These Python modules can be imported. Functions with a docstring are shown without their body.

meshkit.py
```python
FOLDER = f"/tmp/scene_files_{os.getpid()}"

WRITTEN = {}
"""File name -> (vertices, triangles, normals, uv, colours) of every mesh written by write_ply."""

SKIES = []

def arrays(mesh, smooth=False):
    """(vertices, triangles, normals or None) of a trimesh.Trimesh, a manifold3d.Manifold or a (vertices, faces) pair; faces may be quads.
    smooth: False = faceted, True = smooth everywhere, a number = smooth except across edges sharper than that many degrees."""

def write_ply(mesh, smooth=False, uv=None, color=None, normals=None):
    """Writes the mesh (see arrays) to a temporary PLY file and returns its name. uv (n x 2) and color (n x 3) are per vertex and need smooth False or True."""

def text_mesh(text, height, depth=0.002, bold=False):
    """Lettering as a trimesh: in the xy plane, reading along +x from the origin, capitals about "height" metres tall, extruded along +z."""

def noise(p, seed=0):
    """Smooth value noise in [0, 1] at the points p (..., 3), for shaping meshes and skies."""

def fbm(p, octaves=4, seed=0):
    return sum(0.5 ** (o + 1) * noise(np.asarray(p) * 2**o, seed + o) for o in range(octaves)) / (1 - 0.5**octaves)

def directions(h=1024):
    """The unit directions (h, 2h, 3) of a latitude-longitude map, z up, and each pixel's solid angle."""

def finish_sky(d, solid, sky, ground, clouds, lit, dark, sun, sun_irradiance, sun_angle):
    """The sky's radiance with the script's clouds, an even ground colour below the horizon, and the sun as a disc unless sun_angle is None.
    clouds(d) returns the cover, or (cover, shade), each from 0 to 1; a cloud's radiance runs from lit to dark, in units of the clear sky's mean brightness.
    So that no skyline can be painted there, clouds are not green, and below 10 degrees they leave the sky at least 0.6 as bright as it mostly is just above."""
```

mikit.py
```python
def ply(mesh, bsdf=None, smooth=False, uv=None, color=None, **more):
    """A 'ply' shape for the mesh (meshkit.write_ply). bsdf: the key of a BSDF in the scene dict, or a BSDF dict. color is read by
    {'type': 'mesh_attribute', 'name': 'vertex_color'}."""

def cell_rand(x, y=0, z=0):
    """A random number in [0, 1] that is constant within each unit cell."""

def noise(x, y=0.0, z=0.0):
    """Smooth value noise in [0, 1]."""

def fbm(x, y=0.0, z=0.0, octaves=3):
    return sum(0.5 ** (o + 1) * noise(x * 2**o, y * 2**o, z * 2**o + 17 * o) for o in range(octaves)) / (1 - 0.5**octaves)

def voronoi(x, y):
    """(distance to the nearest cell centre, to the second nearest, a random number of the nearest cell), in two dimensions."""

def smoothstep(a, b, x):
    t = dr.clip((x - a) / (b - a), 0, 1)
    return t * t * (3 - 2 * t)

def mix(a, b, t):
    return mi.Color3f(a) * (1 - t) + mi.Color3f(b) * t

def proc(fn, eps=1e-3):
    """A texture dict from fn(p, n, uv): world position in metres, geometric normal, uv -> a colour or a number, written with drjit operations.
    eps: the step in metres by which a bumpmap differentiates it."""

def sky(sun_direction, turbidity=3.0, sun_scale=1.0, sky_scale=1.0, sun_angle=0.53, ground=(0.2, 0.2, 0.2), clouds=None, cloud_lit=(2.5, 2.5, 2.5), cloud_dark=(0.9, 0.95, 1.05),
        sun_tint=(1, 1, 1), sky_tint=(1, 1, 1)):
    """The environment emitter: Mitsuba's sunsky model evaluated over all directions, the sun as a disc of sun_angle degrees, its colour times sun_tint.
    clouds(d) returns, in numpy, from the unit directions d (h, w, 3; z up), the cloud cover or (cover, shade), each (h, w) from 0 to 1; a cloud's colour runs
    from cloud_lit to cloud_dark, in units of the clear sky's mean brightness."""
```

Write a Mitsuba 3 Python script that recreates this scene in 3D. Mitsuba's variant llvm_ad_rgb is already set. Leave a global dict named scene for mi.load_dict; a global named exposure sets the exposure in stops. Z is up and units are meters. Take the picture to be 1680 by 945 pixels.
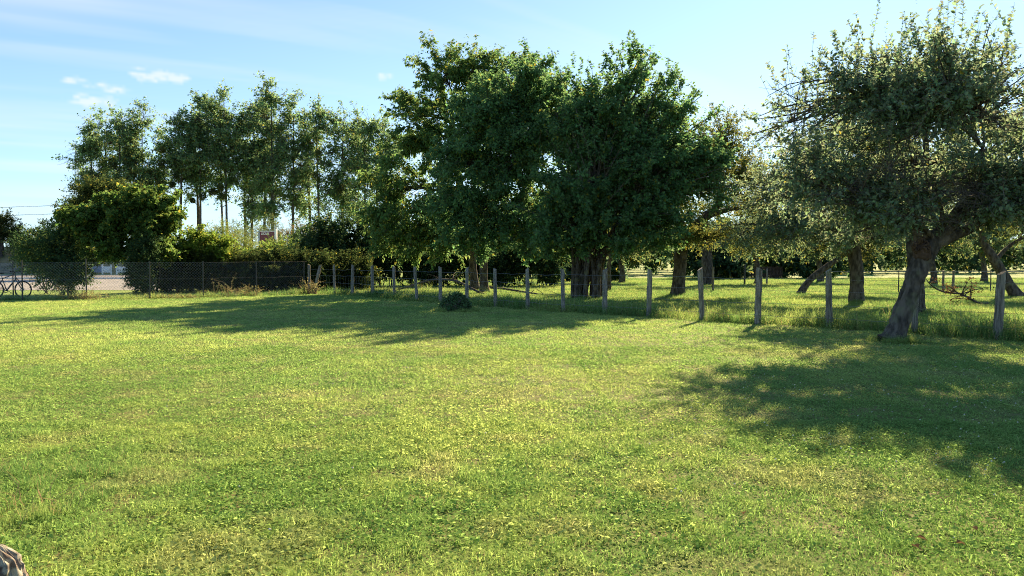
import math, numpy as np, trimesh, mitsuba as mi, drjit as dr, mikit, meshkit
from mikit import noise, fbm, smoothstep, mix, proc, ply
T = mi.ScalarTransform4f
scene, labels = {'type': 'scene'}, {}

# ------------------------------------------------------------------ camera, sky, exposure
PITCH = math.atan(47.5 / 1269)
scene['camera'] = {'type': 'perspective', 'fov': 2 * math.degrees(math.atan(840 / 1269)), 'fov_axis': 'x', 'near_clip': 0.05, 'far_clip': 3000.0,
                   'to_world': T().look_at(origin=[0, 0, 1.5], target=[0, math.cos(PITCH), 1.5 - math.sin(PITCH)], up=[0, 0, 1])}
AZ, EL = math.radians(25), math.radians(30.5)
SUN = np.array([math.sin(AZ) * math.cos(EL), math.cos(AZ) * math.cos(EL), math.sin(EL)])


def clouds(d):
    az, el = np.degrees(np.arctan2(d[..., 0], d[..., 1])), np.degrees(np.arcsin(np.clip(d[..., 2], -1, 1)))
    # thin cirrus, streaks rising to the right; a plane high above
    k = 1 / np.maximum(d[..., 2] + 0.12, 0.05)
    x, y = d[..., 0] * k, d[..., 1] * k
    u, v = x * 0.8 + y * 0.6, -x * 0.6 + y * 0.8
    q = np.stack([u * 0.5, v * 4.2 + 0.8 * np.sin(u * 0.9), 0 * u], -1)
    big = meshkit.fbm(np.stack([x * 0.55 + 3, y * 0.55, 0 * x], -1), 3, 5)
    c = np.clip((meshkit.fbm(q, 5, 2) - 0.44) * 2.6, 0, 1) * np.clip((big - 0.30) * 3.2, 0, 1) * 0.5
    # small fair-weather puffs low over the trees
    for a, e, w, h in ((-24.9, 12.0, 1.25, 0.42), (-23.2, 12.0, 0.95, 0.34), (-29.4, 11.3, 0.7, 0.24), (-27.3, 11.0, 1.15, 0.3), (-28.0, 10.1, 1.5, 0.36), (-9.2, 13.0, 0.7, 0.24), (7, 30, 3, 0.5), (-60, 14, 2, 0.5), (80, 13, 2.5, 0.6), (150, 16, 2, .6)):
        n = meshkit.fbm(np.stack([az * 2.2, el * 5.0, 0 * az + a], -1), 5, 9)
        r = ((az - a) / w) ** 2 + ((el - e) / h) ** 2
        c = np.maximum(c, np.clip((1.15 - r) * 0.9 + (n - 0.5) * 3.4, 0, 1) * (r < 2.2) * 0.62)
    return c


scene['sky'] = mikit.sky(SUN.tolist(), turbidity=1.7, sky_scale=0.54, sun_scale=1.1, sun_tint=(1.0, 0.94, 0.82), clouds=clouds, cloud_lit=(2.3, 2.35, 2.4), ground=(0.12, 0.15, 0.06), sky_tint=(0.99, 1.0, 1.1))
exposure = 3.55

# ------------------------------------------------------------------ materials


def leafy(fn_or_attr, rough=0.45, trans=1.0, spec=1.4):
    return {'type': 'principledthin', 'base_color': fn_or_attr, 'roughness': rough, 'diff_trans': trans, 'eta': spec}


scene['leaf'] = leafy({'type': 'mesh_attribute', 'name': 'vertex_color'}, 0.36, 1.3, 1.5)


def lawn_colour(p, n, uv):
    a = fbm(p.x * 0.6 + 5, p.y * 0.6, 0, 3)
    b = fbm(p.x * 3.1, p.y * 3.1 + 9, 3, 3)
    c = mix((0.245, 0.41, 0.115), (0.41, 0.54, 0.165), smoothstep(0.35, 0.68, a * 0.55 + b * 0.45))
    dry = smoothstep(0.6, 0.74, fbm(p.x * 1.9 + 31, p.y * 1.9, 7, 3)) * 0.45 + smoothstep(0.96, 0.99, uv.x) * 0.6
    c = mix(c, mi.Color3f(0.50, 0.46, 0.25), dr.clip(dry, 0, 1) * 0.75)
    return c * (0.86 + 0.28 * uv.x)


def rough_colour(p, n, uv):
    b = fbm(p.x * 0.9, p.y * 0.9 + 9, 3, 3)
    c = mix((0.16, 0.31, 0.09), (0.31, 0.44, 0.13), smoothstep(0.3, 0.7, b))
    c = mix(c, mi.Color3f(0.42, 0.34, 0.17), smoothstep(0.82, 0.98, uv.x) * 0.8)
    return c * (0.75 + 0.4 * uv.x)


scene['lawn_blade'] = leafy(proc(lawn_colour), 0.4, 1.2)
scene['rough_blade'] = leafy(proc(rough_colour), 0.5, 1.2)
scene['straw'] = leafy(proc(lambda p, n, uv: mix((0.30, 0.22, 0.11), (0.55, 0.45, 0.26), uv.x)), 0.6, 0.7)


def diffuse(fn, rough=0.9, spec=0.2):
    return {'type': 'twosided', 'nested': {'type': 'principled', 'base_color': fn, 'roughness': rough, 'specular': spec}}


def rgb(*c):
    return {'type': 'rgb', 'value': list(c)}


scene['soil'] = diffuse(proc(lambda p, n, uv: mix(mix((0.045, 0.075, 0.016), (0.10, 0.125, 0.03), fbm(p.x * 1.1, p.y * 1.1, 0, 3)), (0.15, 0.115, 0.06),
                                                  smoothstep(0.5, 0.7, fbm(p.x * 7, p.y * 7, 2, 3)) * 0.5)))
scene['meadow'] = diffuse(proc(lambda p, n, uv: mix((0.11, 0.19, 0.045), (0.21, 0.27, 0.08), fbm(p.x * 0.25, p.y * 0.25, 0, 4))))
scene['dry_bank'] = diffuse(proc(lambda p, n, uv: mix((0.12, 0.14, 0.05), (0.34, 0.25, 0.14), fbm(p.x * 0.5, p.y * 0.5, p.z * 1.4, 4))))
scene['asphalt'] = diffuse(proc(lambda p, n, uv: mi.Color3f(0.13, 0.13, 0.135) * (0.75 + 0.5 * fbm(p.x * 0.7, p.y * 0.7, 0, 4))), 0.8)
scene['gravel'] = diffuse(proc(lambda p, n, uv: mix((0.15, 0.15, 0.145), (0.27, 0.265, 0.25), fbm(p.x * 2.5, p.y * 2.5, 0, 4))))
scene['white_concrete'] = diffuse(proc(lambda p, n, uv: mi.Color3f(0.62, 0.61, 0.57) * (0.7 + 0.5 * fbm(p.x * 3, p.y * 3, p.z * 3, 3))))
scene['stone'] = diffuse(proc(lambda p, n, uv: mix((0.11, 0.115, 0.10), (0.25, 0.24, 0.21), fbm(p.x * 1.6, p.y * 1.6, p.z * 3, 4))))


def bark_colour(a, b, moss):
    def fn(p, n, uv):
        g = fbm(p.x * 16, p.y * 16, p.z * 5, 3)
        c = mix(a, b, smoothstep(0.25, 0.75, g))
        return mix(c, moss, smoothstep(0.55, 0.75, fbm(p.x * 4, p.y * 4, p.z * 4 + 11, 3)) * 0.6)
    return proc(fn)


scene['bark'] = diffuse(bark_colour((0.035, 0.03, 0.026), (0.125, 0.108, 0.092), mi.Color3f(0.14, 0.15, 0.09)))
scene['pale_bark'] = diffuse(bark_colour((0.07, 0.065, 0.055), (0.2, 0.19, 0.165), mi.Color3f(0.1, 0.12, 0.07)))
scene['torn_wood'] = diffuse(proc(lambda p, n, uv: mix((0.035, 0.023, 0.018), (0.13, 0.085, 0.062), fbm(p.x * 22, p.y * 22, p.z * 9, 3))))


def stake_colour(p, n, uv):
    g = fbm(p.x * 60, p.y * 60, p.z * 3.5, 3)
    c = mix((0.11, 0.10, 0.088), (0.27, 0.25, 0.22), smoothstep(0.25, 0.75, g))
    return mix(c, mi.Color3f(0.2, 0.22, 0.12), smoothstep(0.55, 0.7, fbm(p.x * 9, p.y * 9, p.z * 5, 3)) * 0.5)


def near_stake_colour(p, n, uv):
    g = fbm(p.x * 90, p.y * 90, p.z * 25, 4)
    c = mix((0.07, 0.058, 0.05), (0.2, 0.165, 0.135), smoothstep(0.25, 0.75, g))
    return mix(c, mi.Color3f(0.32, 0.32, 0.265), smoothstep(0.36, 0.62, fbm(p.x * 120, p.y * 120, p.z * 120, 3)) * 0.8)


scene['stake_wood'] = diffuse(proc(stake_colour))
scene['near_stake_wood'] = diffuse(proc(near_stake_colour))
scene['galvanised'] = {'type': 'twosided', 'nested': {'type': 'principled', 'base_color': rgb(0.22, 0.23, 0.23), 'roughness': 0.4, 'metallic': 0.6}}
scene['dark_steel'] = {'type': 'twosided', 'nested': {'type': 'principled', 'base_color': proc(lambda p, n, uv: mi.Color3f(0.03, 0.034, 0.032) * (0.7 + 0.6 * fbm(p.x * 20, p.y * 20, p.z * 20, 2))), 'roughness': 0.5}}
scene['rubber'] = diffuse(rgb(0.018, 0.018, 0.018), 0.7)
scene['bike_paint'] = {'type': 'twosided', 'nested': {'type': 'principled', 'base_color': rgb(0.022, 0.022, 0.026), 'roughness': 0.3, 'clearcoat': 0.6}}
scene['alloy'] = {'type': 'twosided', 'nested': {'type': 'principled', 'base_color': rgb(0.3, 0.3, 0.31), 'roughness': 0.35, 'metallic': 0.9}}
scene['maroon_panel'] = diffuse(proc(lambda p, n, uv: mi.Color3f(0.15, 0.035, 0.05) * (0.8 + 0.3 * fbm(p.x * 4, p.y * 4, p.z * 4, 2))), 0.5, 0.4)
scene['white_paint'] = diffuse(proc(lambda p, n, uv: mi.Color3f(0.75, 0.75, 0.73) * (0.8 + 0.3 * fbm(p.x * 3, p.y * 3, p.z * 3, 2))), 0.5, 0.4)
scene['grey_paint'] = diffuse(rgb(0.3, 0.31, 0.33), 0.5, 0.4)
scene['blue_grey'] = diffuse(proc(lambda p, n, uv: mi.Color3f(0.2, 0.24, 0.32) * (0.75 + 0.4 * fbm(p.x * 2, p.y * 2, p.z * 4, 3))), 0.6)
scene['clover_white'] = diffuse(rgb(0.55, 0.54, 0.46), 0.8)
scene['brown_leaf'] = leafy(proc(lambda p, n, uv: mix((0.08, 0.045, 0.025), (0.2, 0.13, 0.075), fbm(p.x * 60, p.y * 60, 0, 2))), 0.6, 0.6)

# ------------------------------------------------------------------ helpers


COUNT = {}


def numbered(name, parent=None):
    base = f'{parent}__{name}' if parent else name
    i = COUNT.get(base, 0)
    COUNT[base] = i + 1
    return base if i == 0 else f'{base}_{i:03d}'


def thing(name, label, cat, group=None):
    k = numbered(name)
    labels[k] = {'label': label, 'category': cat, **({'group': group} if group else {})}
    return k


def part(parent, name, mesh, bsdf, smooth=False, label=None, stuff=False, **kw):
    k = numbered(name, parent)
    scene[k] = ply(mesh, bsdf, smooth=smooth, **kw)
    if label or stuff:
        labels[k] = {**({'label': label} if label else {}), **({'kind': 'stuff'} if stuff else {})}
    return k


def structure(name, mesh, bsdf, label=None, smooth=False):
    k = numbered(name)
    scene[k] = ply(mesh, bsdf, smooth=smooth)
    labels[k] = {'kind': 'structure', **({'label': label, 'category': name.replace('_', ' ')} if label else {})}
    return k


def unit(v):
    return v / np.maximum(np.linalg.norm(v, axis=-1, keepdims=True), 1e-9)


def join(meshes):
    vs, fs, n = [], [], 0
    for m in meshes:
        v, f = (m.vertices, m.faces) if hasattr(m, 'vertices') else m
        vs.append(v)
        fs.append(np.asarray(f) + n)
        n += len(v)
    return np.vstack(vs), np.vstack(fs)


def tubes(P, R, sides=4, caps=False):
    """K tubes at once: P (K, n, 3) centre lines, R (K, n) radii."""
    P, R = np.asarray(P, float), np.asarray(R, float)
    K, n = P.shape[:2]
    t = unit(np.gradient(P, axis=1))
    ref = np.where(np.abs(t[:, :1, 2:]) < 0.9, [0, 0, 1.0], [1.0, 0, 0])
    a = unit(np.cross(t, np.broadcast_to(ref, t.shape)))
    b = np.cross(t, a)
    ang = np.arange(sides) * 2 * np.pi / sides
    V = P[:, :, None] + R[:, :, None, None] * (np.cos(ang)[None, None, :, None] * a[:, :, None] + np.sin(ang)[None, None, :, None] * b[:, :, None])
    i, j = np.meshgrid(np.arange(n - 1), np.arange(sides), indexing='ij')
    j2 = (j + 1) % sides
    q = np.stack([i * sides + j, i * sides + j2, (i + 1) * sides + j2, (i + 1) * sides + j], -1).reshape(-1, 4)
    F = np.vstack([q[:, [0, 1, 2]], q[:, [0, 2, 3]]])
    if caps:
        e = np.arange(1, sides - 1)
        F = np.vstack([F, np.stack([0 * e, e + 1, e], 1), (n - 1) * sides + np.stack([0 * e, e, e + 1], 1)])
    F = F[None] + (np.arange(K) * n * sides)[:, None, None]
    return V.reshape(-1, 3), F.reshape(-1, 3)


def spline(pts, n):
    pts = np.asarray(pts, float)
    from scipy.interpolate import CubicSpline
    s = np.r_[0, np.cumsum(np.linalg.norm(np.diff(pts[:, :3], axis=0), axis=1))]
    return CubicSpline(s, pts)(np.linspace(0, s[-1], n)) if len(pts) > 2 else pts[0] + (pts[1] - pts[0]) * np.linspace(0, 1, n)[:, None]


def trunk_mesh(pts, sides=24, rings=40, rough=0.12, ridge=0.0, seed=0):
    """pts: rows (x, y, z, radius); a rough tapered trunk or limb with a closed end."""
    c = spline(pts, rings)
    v, f = tubes(c[None, :, :3], c[None, :, 3], sides, True)
    ctr = np.repeat(c[:, :3], sides, 0)
    r = np.repeat(c[:, 3], sides)
    d = v - ctr
    q = ctr + d
    bump = (meshkit.fbm(q * [2.5, 2.5, 1.4] / 0.4, 3, seed) - 0.5) * 2 * rough
    if ridge:
        bump = bump + (np.abs(meshkit.fbm(q * [14, 14, 3.2], 3, seed + 7) - 0.5) * 4 - 0.5) * ridge
    return ctr + d * (1 + bump)[:, None], f


def box(x0, x1, y0, y1, z0, z1):
    m = trimesh.creation.box((x1 - x0, y1 - y0, z1 - z0))
    m.apply_translation(((x0 + x1) / 2, (y0 + y1) / 2, (z0 + z1) / 2))
    return m


def rod(a, b, r, sides=6, r2=None):
    return tubes(np.array([[a, b]], float), np.array([[r, r if r2 is None else r2]]), sides, True)


def leaf_mesh(pos, d, hint, L, W, col, rng, fold=0.18, curl=0.15, fine=False):
    """One folded leaf per row: 2 triangles, or 4 with a rounder outline."""
    d = unit(d)
    s = unit(np.cross(d, hint))
    n = np.cross(s, d)
    L, W = L[:, None], W[:, None]
    tip = pos + d * L - n * L * curl
    if fine:
        f1 = pos + d * L * 0.3 + n * W * fold
        f2 = pos + d * L * 0.68 + n * (W * fold * 0.8 - L * curl * 0.4)
        V = np.stack([pos, f1 + s * W * 0.5, f2 + s * W * 0.42, tip, f2 - s * W * 0.42, f1 - s * W * 0.5], 1)
        F = np.array([[0, 1, 2], [0, 2, 3], [0, 3, 4], [0, 4, 5]])
    else:
        m = pos + d * L * 0.45 + n * W * fold
        V = np.stack([pos, m + s * W * 0.5, tip, m - s * W * 0.5], 1)
        F = np.array([[0, 1, 2], [0, 2, 3]])
    k = V.shape[1]
    F = (F[None] + (np.arange(len(pos)) * k)[:, None, None]).reshape(-1, 3)
    return V.reshape(-1, 3), F, np.repeat(col, k, 0)


def palette(n, rng, base, jitter=0.22, yellow=0.04, yc=(0.32, 0.30, 0.05)):
    c = np.asarray(base)[None] * (1 + jitter * rng.standard_normal((n, 1))).clip(0.35, 1.9) * (1 + 0.08 * rng.standard_normal((n, 3)))
    y = rng.random(n) < yellow
    c[y] = np.asarray(yc) * (0.7 + 0.6 * rng.random((y.sum(), 1)))
    return c.clip(0.004, 0.6)


def bez(S, M, E, t):
    t = np.asarray(t)[..., None]
    return S * (1 - t) ** 2 + 2 * M * t * (1 - t) + E * t ** 2


def grow(rng, limbs, lobes, subs, twigs, leaves, leaf, wide, twig_len, base, up=0.25, droop=0.25, shoots=0, fine=False, wood=True, yellow=0.04, yc=(0.32, 0.30, 0.05), inner=0.25, shell=2.4, jitter=0.22, shoot_len=0.8, spread=1.0, fat=1.14, dense=1.4, gap=0.0, gap_size=0.9):
    """Crown: each lobe (cx, cy, cz, rx, ry, rz) gets sub-branches from its limb (a polyline), twigs on them and leaves on the twigs."""
    lp, ld, wt = [], [], []
    size = np.array([(l[3] * l[4] * l[5]) ** (2 / 3) for l in lobes])
    share = size / size.mean()
    for lobe, limb, sh in zip(lobes, limbs, share):
        c, r = np.array(lobe[:3]), np.array(lobe[3:6]) * fat
        K = max(3, int(subs * sh * dense))
        o = unit(rng.standard_normal((K, 3)))
        E = c + r * o * (rng.random((K, 1)) ** (1 / shell))
        E[:, 2] = np.maximum(E[:, 2], 0.15)
        ll = spline(limb, 20)[:, :3]
        S = ll[(rng.uniform(0.45, 0.999, K) * 20).astype(int)]
        span = np.linalg.norm(E - S, axis=1, keepdims=True)
        M = (S + E) / 2 + rng.standard_normal((K, 3)) * span * 0.12 + [0, 0, 1] * span * 0.12
        if wood:
            t = np.linspace(0, 1, 5)[None]
            P = bez(S[:, None], M[:, None], E[:, None], np.repeat(t, K, 0))
            wt.append(tubes(P, np.linspace(1, 0.3, 5)[None] * (0.006 + 0.008 * span), 4 if wood is True else 3))
        t = rng.uniform(inner, 1, (K, twigs))
        p = bez(S[:, None], M[:, None], E[:, None], t)
        tang = unit(E[:, None] - S[:, None])
        out = unit((p - c) / r)
        d = unit(0.5 * tang + 0.7 * out + spread * 0.75 * rng.standard_normal(p.shape) + [0, 0, up])
        ln = twig_len * rng.uniform(0.45, 1.25, (K, twigs))
        p, d, ln = p.reshape(-1, 3), d.reshape(-1, 3), ln.ravel()
        if shoots:
            n = max(1, int(shoots * sh))
            o = unit(np.c_[rng.standard_normal((n, 2)), np.abs(rng.standard_normal(n)) + 0.9])
            q = c + r * o * 0.86
            a = unit(np.c_[0.28 * rng.standard_normal((n, 2)), np.ones(n)])
            sl = shoot_len * rng.uniform(0.5, 1.35, n)
            k = 4
            for m in range(k):  # a shoot is a run of twig pieces, densely leaved
                p, d, ln = np.vstack([p, q + a * (sl * m / k)[:, None]]), np.vstack([d, a]), np.r_[ln, sl / k]
        if wood is True:
            wt.append(tubes(np.stack([p, p + d * ln[:, None]], 1), np.tile([0.0045, 0.002], (len(p), 1)), 3))
        m = leaves
        s = (np.arange(m)[None] + rng.random((len(p), m))) / m
        lpos = p[:, None] + d[:, None] * (ln[:, None] * s)[..., None]
        side = unit(np.cross(d[:, None], rng.standard_normal(lpos.shape)))
        ldir = unit(0.55 * d[:, None] + 0.9 * side + [0, 0, -droop])
        lp.append(lpos.reshape(-1, 3))
        ld.append(ldir.reshape(-1, 3))
    lp, ld = np.vstack(lp), np.vstack(ld)
    ok = lp[:, 2] > 0.03
    if gap:  # holes in the crown, where no leaves have grown
        ok &= meshkit.fbm(lp / gap_size, 3, 77) + 0.05 * rng.standard_normal(len(lp)) > gap
    lp, ld = lp[ok], ld[ok]
    n = len(lp)
    hint = unit(np.array([0, 0, 1.0]) + 0.55 * rng.standard_normal((n, 3)))
    L = leaf * rng.uniform(0.6, 1.25, n)
    V, F, C = leaf_mesh(lp, ld, hint, L, L * wide, palette(n, rng, base, jitter, yellow, yc), rng, fine=fine)
    return (V, F, C), (join(wt) if wt else None)


def limb_to(a, b, r0, r1, rng, sag=0.1):
    a, b = np.array(a, float), np.array(b, float)
    d = np.linalg.norm(b - a)
    m = (a + b) / 2 + rng.standard_normal(3) * 0.08 * d + [0, 0, sag * d]
    return np.c_[np.vstack([a, m, b]), [r0, (r0 + r1) / 2, r1]]


def tree(name, label, cat, trunk, lobes, seed, subs, twigs, leaves, leaf, wide, twig_len, base, attach=None, group=None, ridge=0.0, sides=20, rings=36, bark='bark', limb_r=0.5, limbs_as_parts=True, extra=(), sag=0.1, **kw):
    """trunk: rows (x, y, z, r). Limbs run from the trunk (attach: index per lobe, default nearest in the upper half) to the lobes."""
    rng = np.random.default_rng(seed)
    key = thing(name, label, cat, group)
    part(key, 'trunk', trunk_mesh(trunk, sides, rings, 0.14, ridge, seed), bark, True)
    for e in extra:
        part(key, 'limb', trunk_mesh(e, 12, 24, 0.16, ridge * 0.6, seed + 3), bark, True)
    line = np.vstack([spline(trunk, 24)[12:]] + [spline(e, 16)[6:] for e in extra])
    limbs = []
    for i, l in enumerate(lobes):
        c = np.array(l[:3])
        k = int(np.argmin(np.linalg.norm(line[:, :3] - c, axis=1) + 0.8 * np.maximum(line[:, 2] - c[2], 0)))
        limbs.append(limb_to(line[k, :3], c, line[k, 3] * limb_r, max(0.012, line[k, 3] * 0.14), rng, sag))
    if limbs_as_parts:
        for l in limbs:
            part(key, 'limb', trunk_mesh(l, 8, 14, 0.12, 0, seed), bark, True)
    (V, F, C), w = grow(rng, limbs, lobes, subs, twigs, leaves, leaf, wide, twig_len, base, **kw)
    if w is not None:
        part(key, 'twigs', w, bark, False, stuff=True)
    part(key, 'crown', (V, F), 'leaf', False, color=C, stuff=True)
    return key


def bush(name, label, cat, lobes, seed, subs, twigs, leaves, leaf, wide, twig_len, base, group=None, stems=3, stem_r=0.03, **kw):
    rng = np.random.default_rng(seed)
    key = thing(name, label, cat, group)
    limbs, st = [], []
    for l in lobes:
        c = np.array(l[:3])
        foot = np.array([c[0] + rng.normal() * 0.2 * l[3], c[1] + rng.normal() * 0.2 * l[4], -0.05])
        limbs.append(limb_to(foot, c + [0, 0, 0.3 * l[5]], stem_r, stem_r * 0.35, rng, 0.0))
        for _ in range(stems - 1):
            e = c + np.array(l[3:6]) * rng.uniform(-0.6, 0.6, 3)
            e[2] = max(e[2], 0.3)
            st.append(limb_to(foot + np.r_[rng.normal(size=2) * 0.15, 0], e, stem_r * 0.8, stem_r * 0.3, rng, 0.0))
    for l in limbs + st:
        part(key, 'stem', trunk_mesh(l, 6, 8, 0.15, 0, seed), 'bark', True)
    (V, F, C), w = grow(rng, limbs, lobes, subs, twigs, leaves, leaf, wide, twig_len, base, **kw)
    if w is not None:
        part(key, 'twigs', w, 'bark', stuff=True)
    part(key, 'crown', (V, F), 'leaf', color=C, stuff=True)
    return key


# ------------------------------------------------------------------ ground
def sheet(poly, z):
    p = np.array(poly, float)
    m = trimesh.creation.triangulate_polygon(__import__('shapely').Polygon(p), engine='earcut')
    return np.c_[m[0], np.full(len(m[0]), z)], m[1]


POSTS = [(-8.72, 33.3, 1.26), (-7.55, 32.95, 1.25), (-6.67, 32.25, 1.25), (-5.48, 30.44, 1.24), (-4.42, 29.05, 1.23), (-3.39, 27.57, 1.22), (-2.44, 26.42, 1.23), (-1.48, 25.36, 1.22), (-0.52, 24.2, 1.2),
         (0.47, 23.0, 1.22), (1.45, 21.85, 1.22), (2.51, 20.89, 1.22), (3.54, 20.01, 1.22), (4.64, 18.82, 1.26), (5.65, 17.76, 1.28), (6.91, 16.81, 1.26), (8.12, 15.57, 1.25), (9.06, 14.38, 1.24), (10.2, 13.2, 1.24), (11.4, 12.0, 1.25)]
LINK = [(-23.5, 27.4), (-17.75, 27.98), (-15.76, 28.63), (-13.67, 29.27), (-12.03, 30.2), (-10.51, 31.55), (-8.8, 33.2)]
fx, fy = np.array([p[0] for p in LINK] + [p[0] for p in POSTS]), np.array([p[1] for p in LINK] + [p[1] for p in POSTS])


def fence_y(x):
    return np.interp(x, fx, fy)


far = 900  # the ground's half width
structure('ground', (np.array([[-far, -60, -0.012], [far, -60, -0.012], [far, 2 * far, -0.012], [-far, 2 * far, -0.012]], float), np.array([[0, 1, 2], [0, 2, 3]])), 'meadow', 'wide grassy field running to the horizon behind the orchard')
edge = list(zip(fx, fy))
structure('lawn', sheet([(-40, -8), (40, -8), (40, 9.0), (13, 10.4)] + edge[::-1] + [(-40, 26.0)], 0.0), 'soil', 'mown lawn in front of the post and wire fence')
structure('orchard_ground', sheet([(-8.9, 35.6)] + [(x, y + 0.02) for x, y in edge[7:]] + [(13, 10.42), (40, 9.02), (60, 52), (-8, 52)], -0.004), 'soil', 'rough orchard floor behind the post and wire fence')
structure('path', sheet([(-30, 28.2), (-17.8, 28.75), (-13.6, 30.0), (-11.9, 31.0), (-10.9, 32.2), (-11.6, 32.9), (-12.6, 31.9), (-14, 30.9), (-18, 29.7), (-30, 29.2)], -0.004), 'gravel', 'pale gravel strip along the foot of the chain link fence')
structure('pavement', sheet([(-95, 37.5), (-16.5, 37.5), (-23, 58.8), (-95, 58.8)], -0.004), 'gravel', 'pale grey pavement beyond the hedge')
structure('road', sheet([(-110, 59.2), (-23, 59.2), (-28, 75), (-110, 75)], -0.004), 'asphalt', 'grey asphalt road beyond the white kerb')
structure('kerb', box(-95, -23, 58.8, 59.2, -0.01, 0.13), 'white_concrete', 'white kerb between pavement and road')
gx, gy = np.meshgrid(np.linspace(-120, -38, 60), np.linspace(79.6, 104, 22))
hz = 2.9 * np.clip((gy - 80) / 9, 0, 1) ** 0.8 * np.clip((-gx - 39) / 8, 0, 1) + (meshkit.fbm(np.stack([gx * .3, gy * .3, 0 * gx], -1), 3, 4) - 0.5) * 0.8 * np.clip((gy - 80) / 4, 0, 1) - 0.02
i, j = np.meshgrid(np.arange(21), np.arange(59), indexing='ij')
q = np.stack([i * 60 + j, i * 60 + j + 1, (i + 1) * 60 + j + 1, (i + 1) * 60 + j], -1).reshape(-1, 4)
structure('bank', (np.stack([gx, gy, hz], -1).reshape(-1, 3), q), 'dry_bank', 'dry grassy bank beyond the road at far left', True)

# ------------------------------------------------------------------ grass


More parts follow.
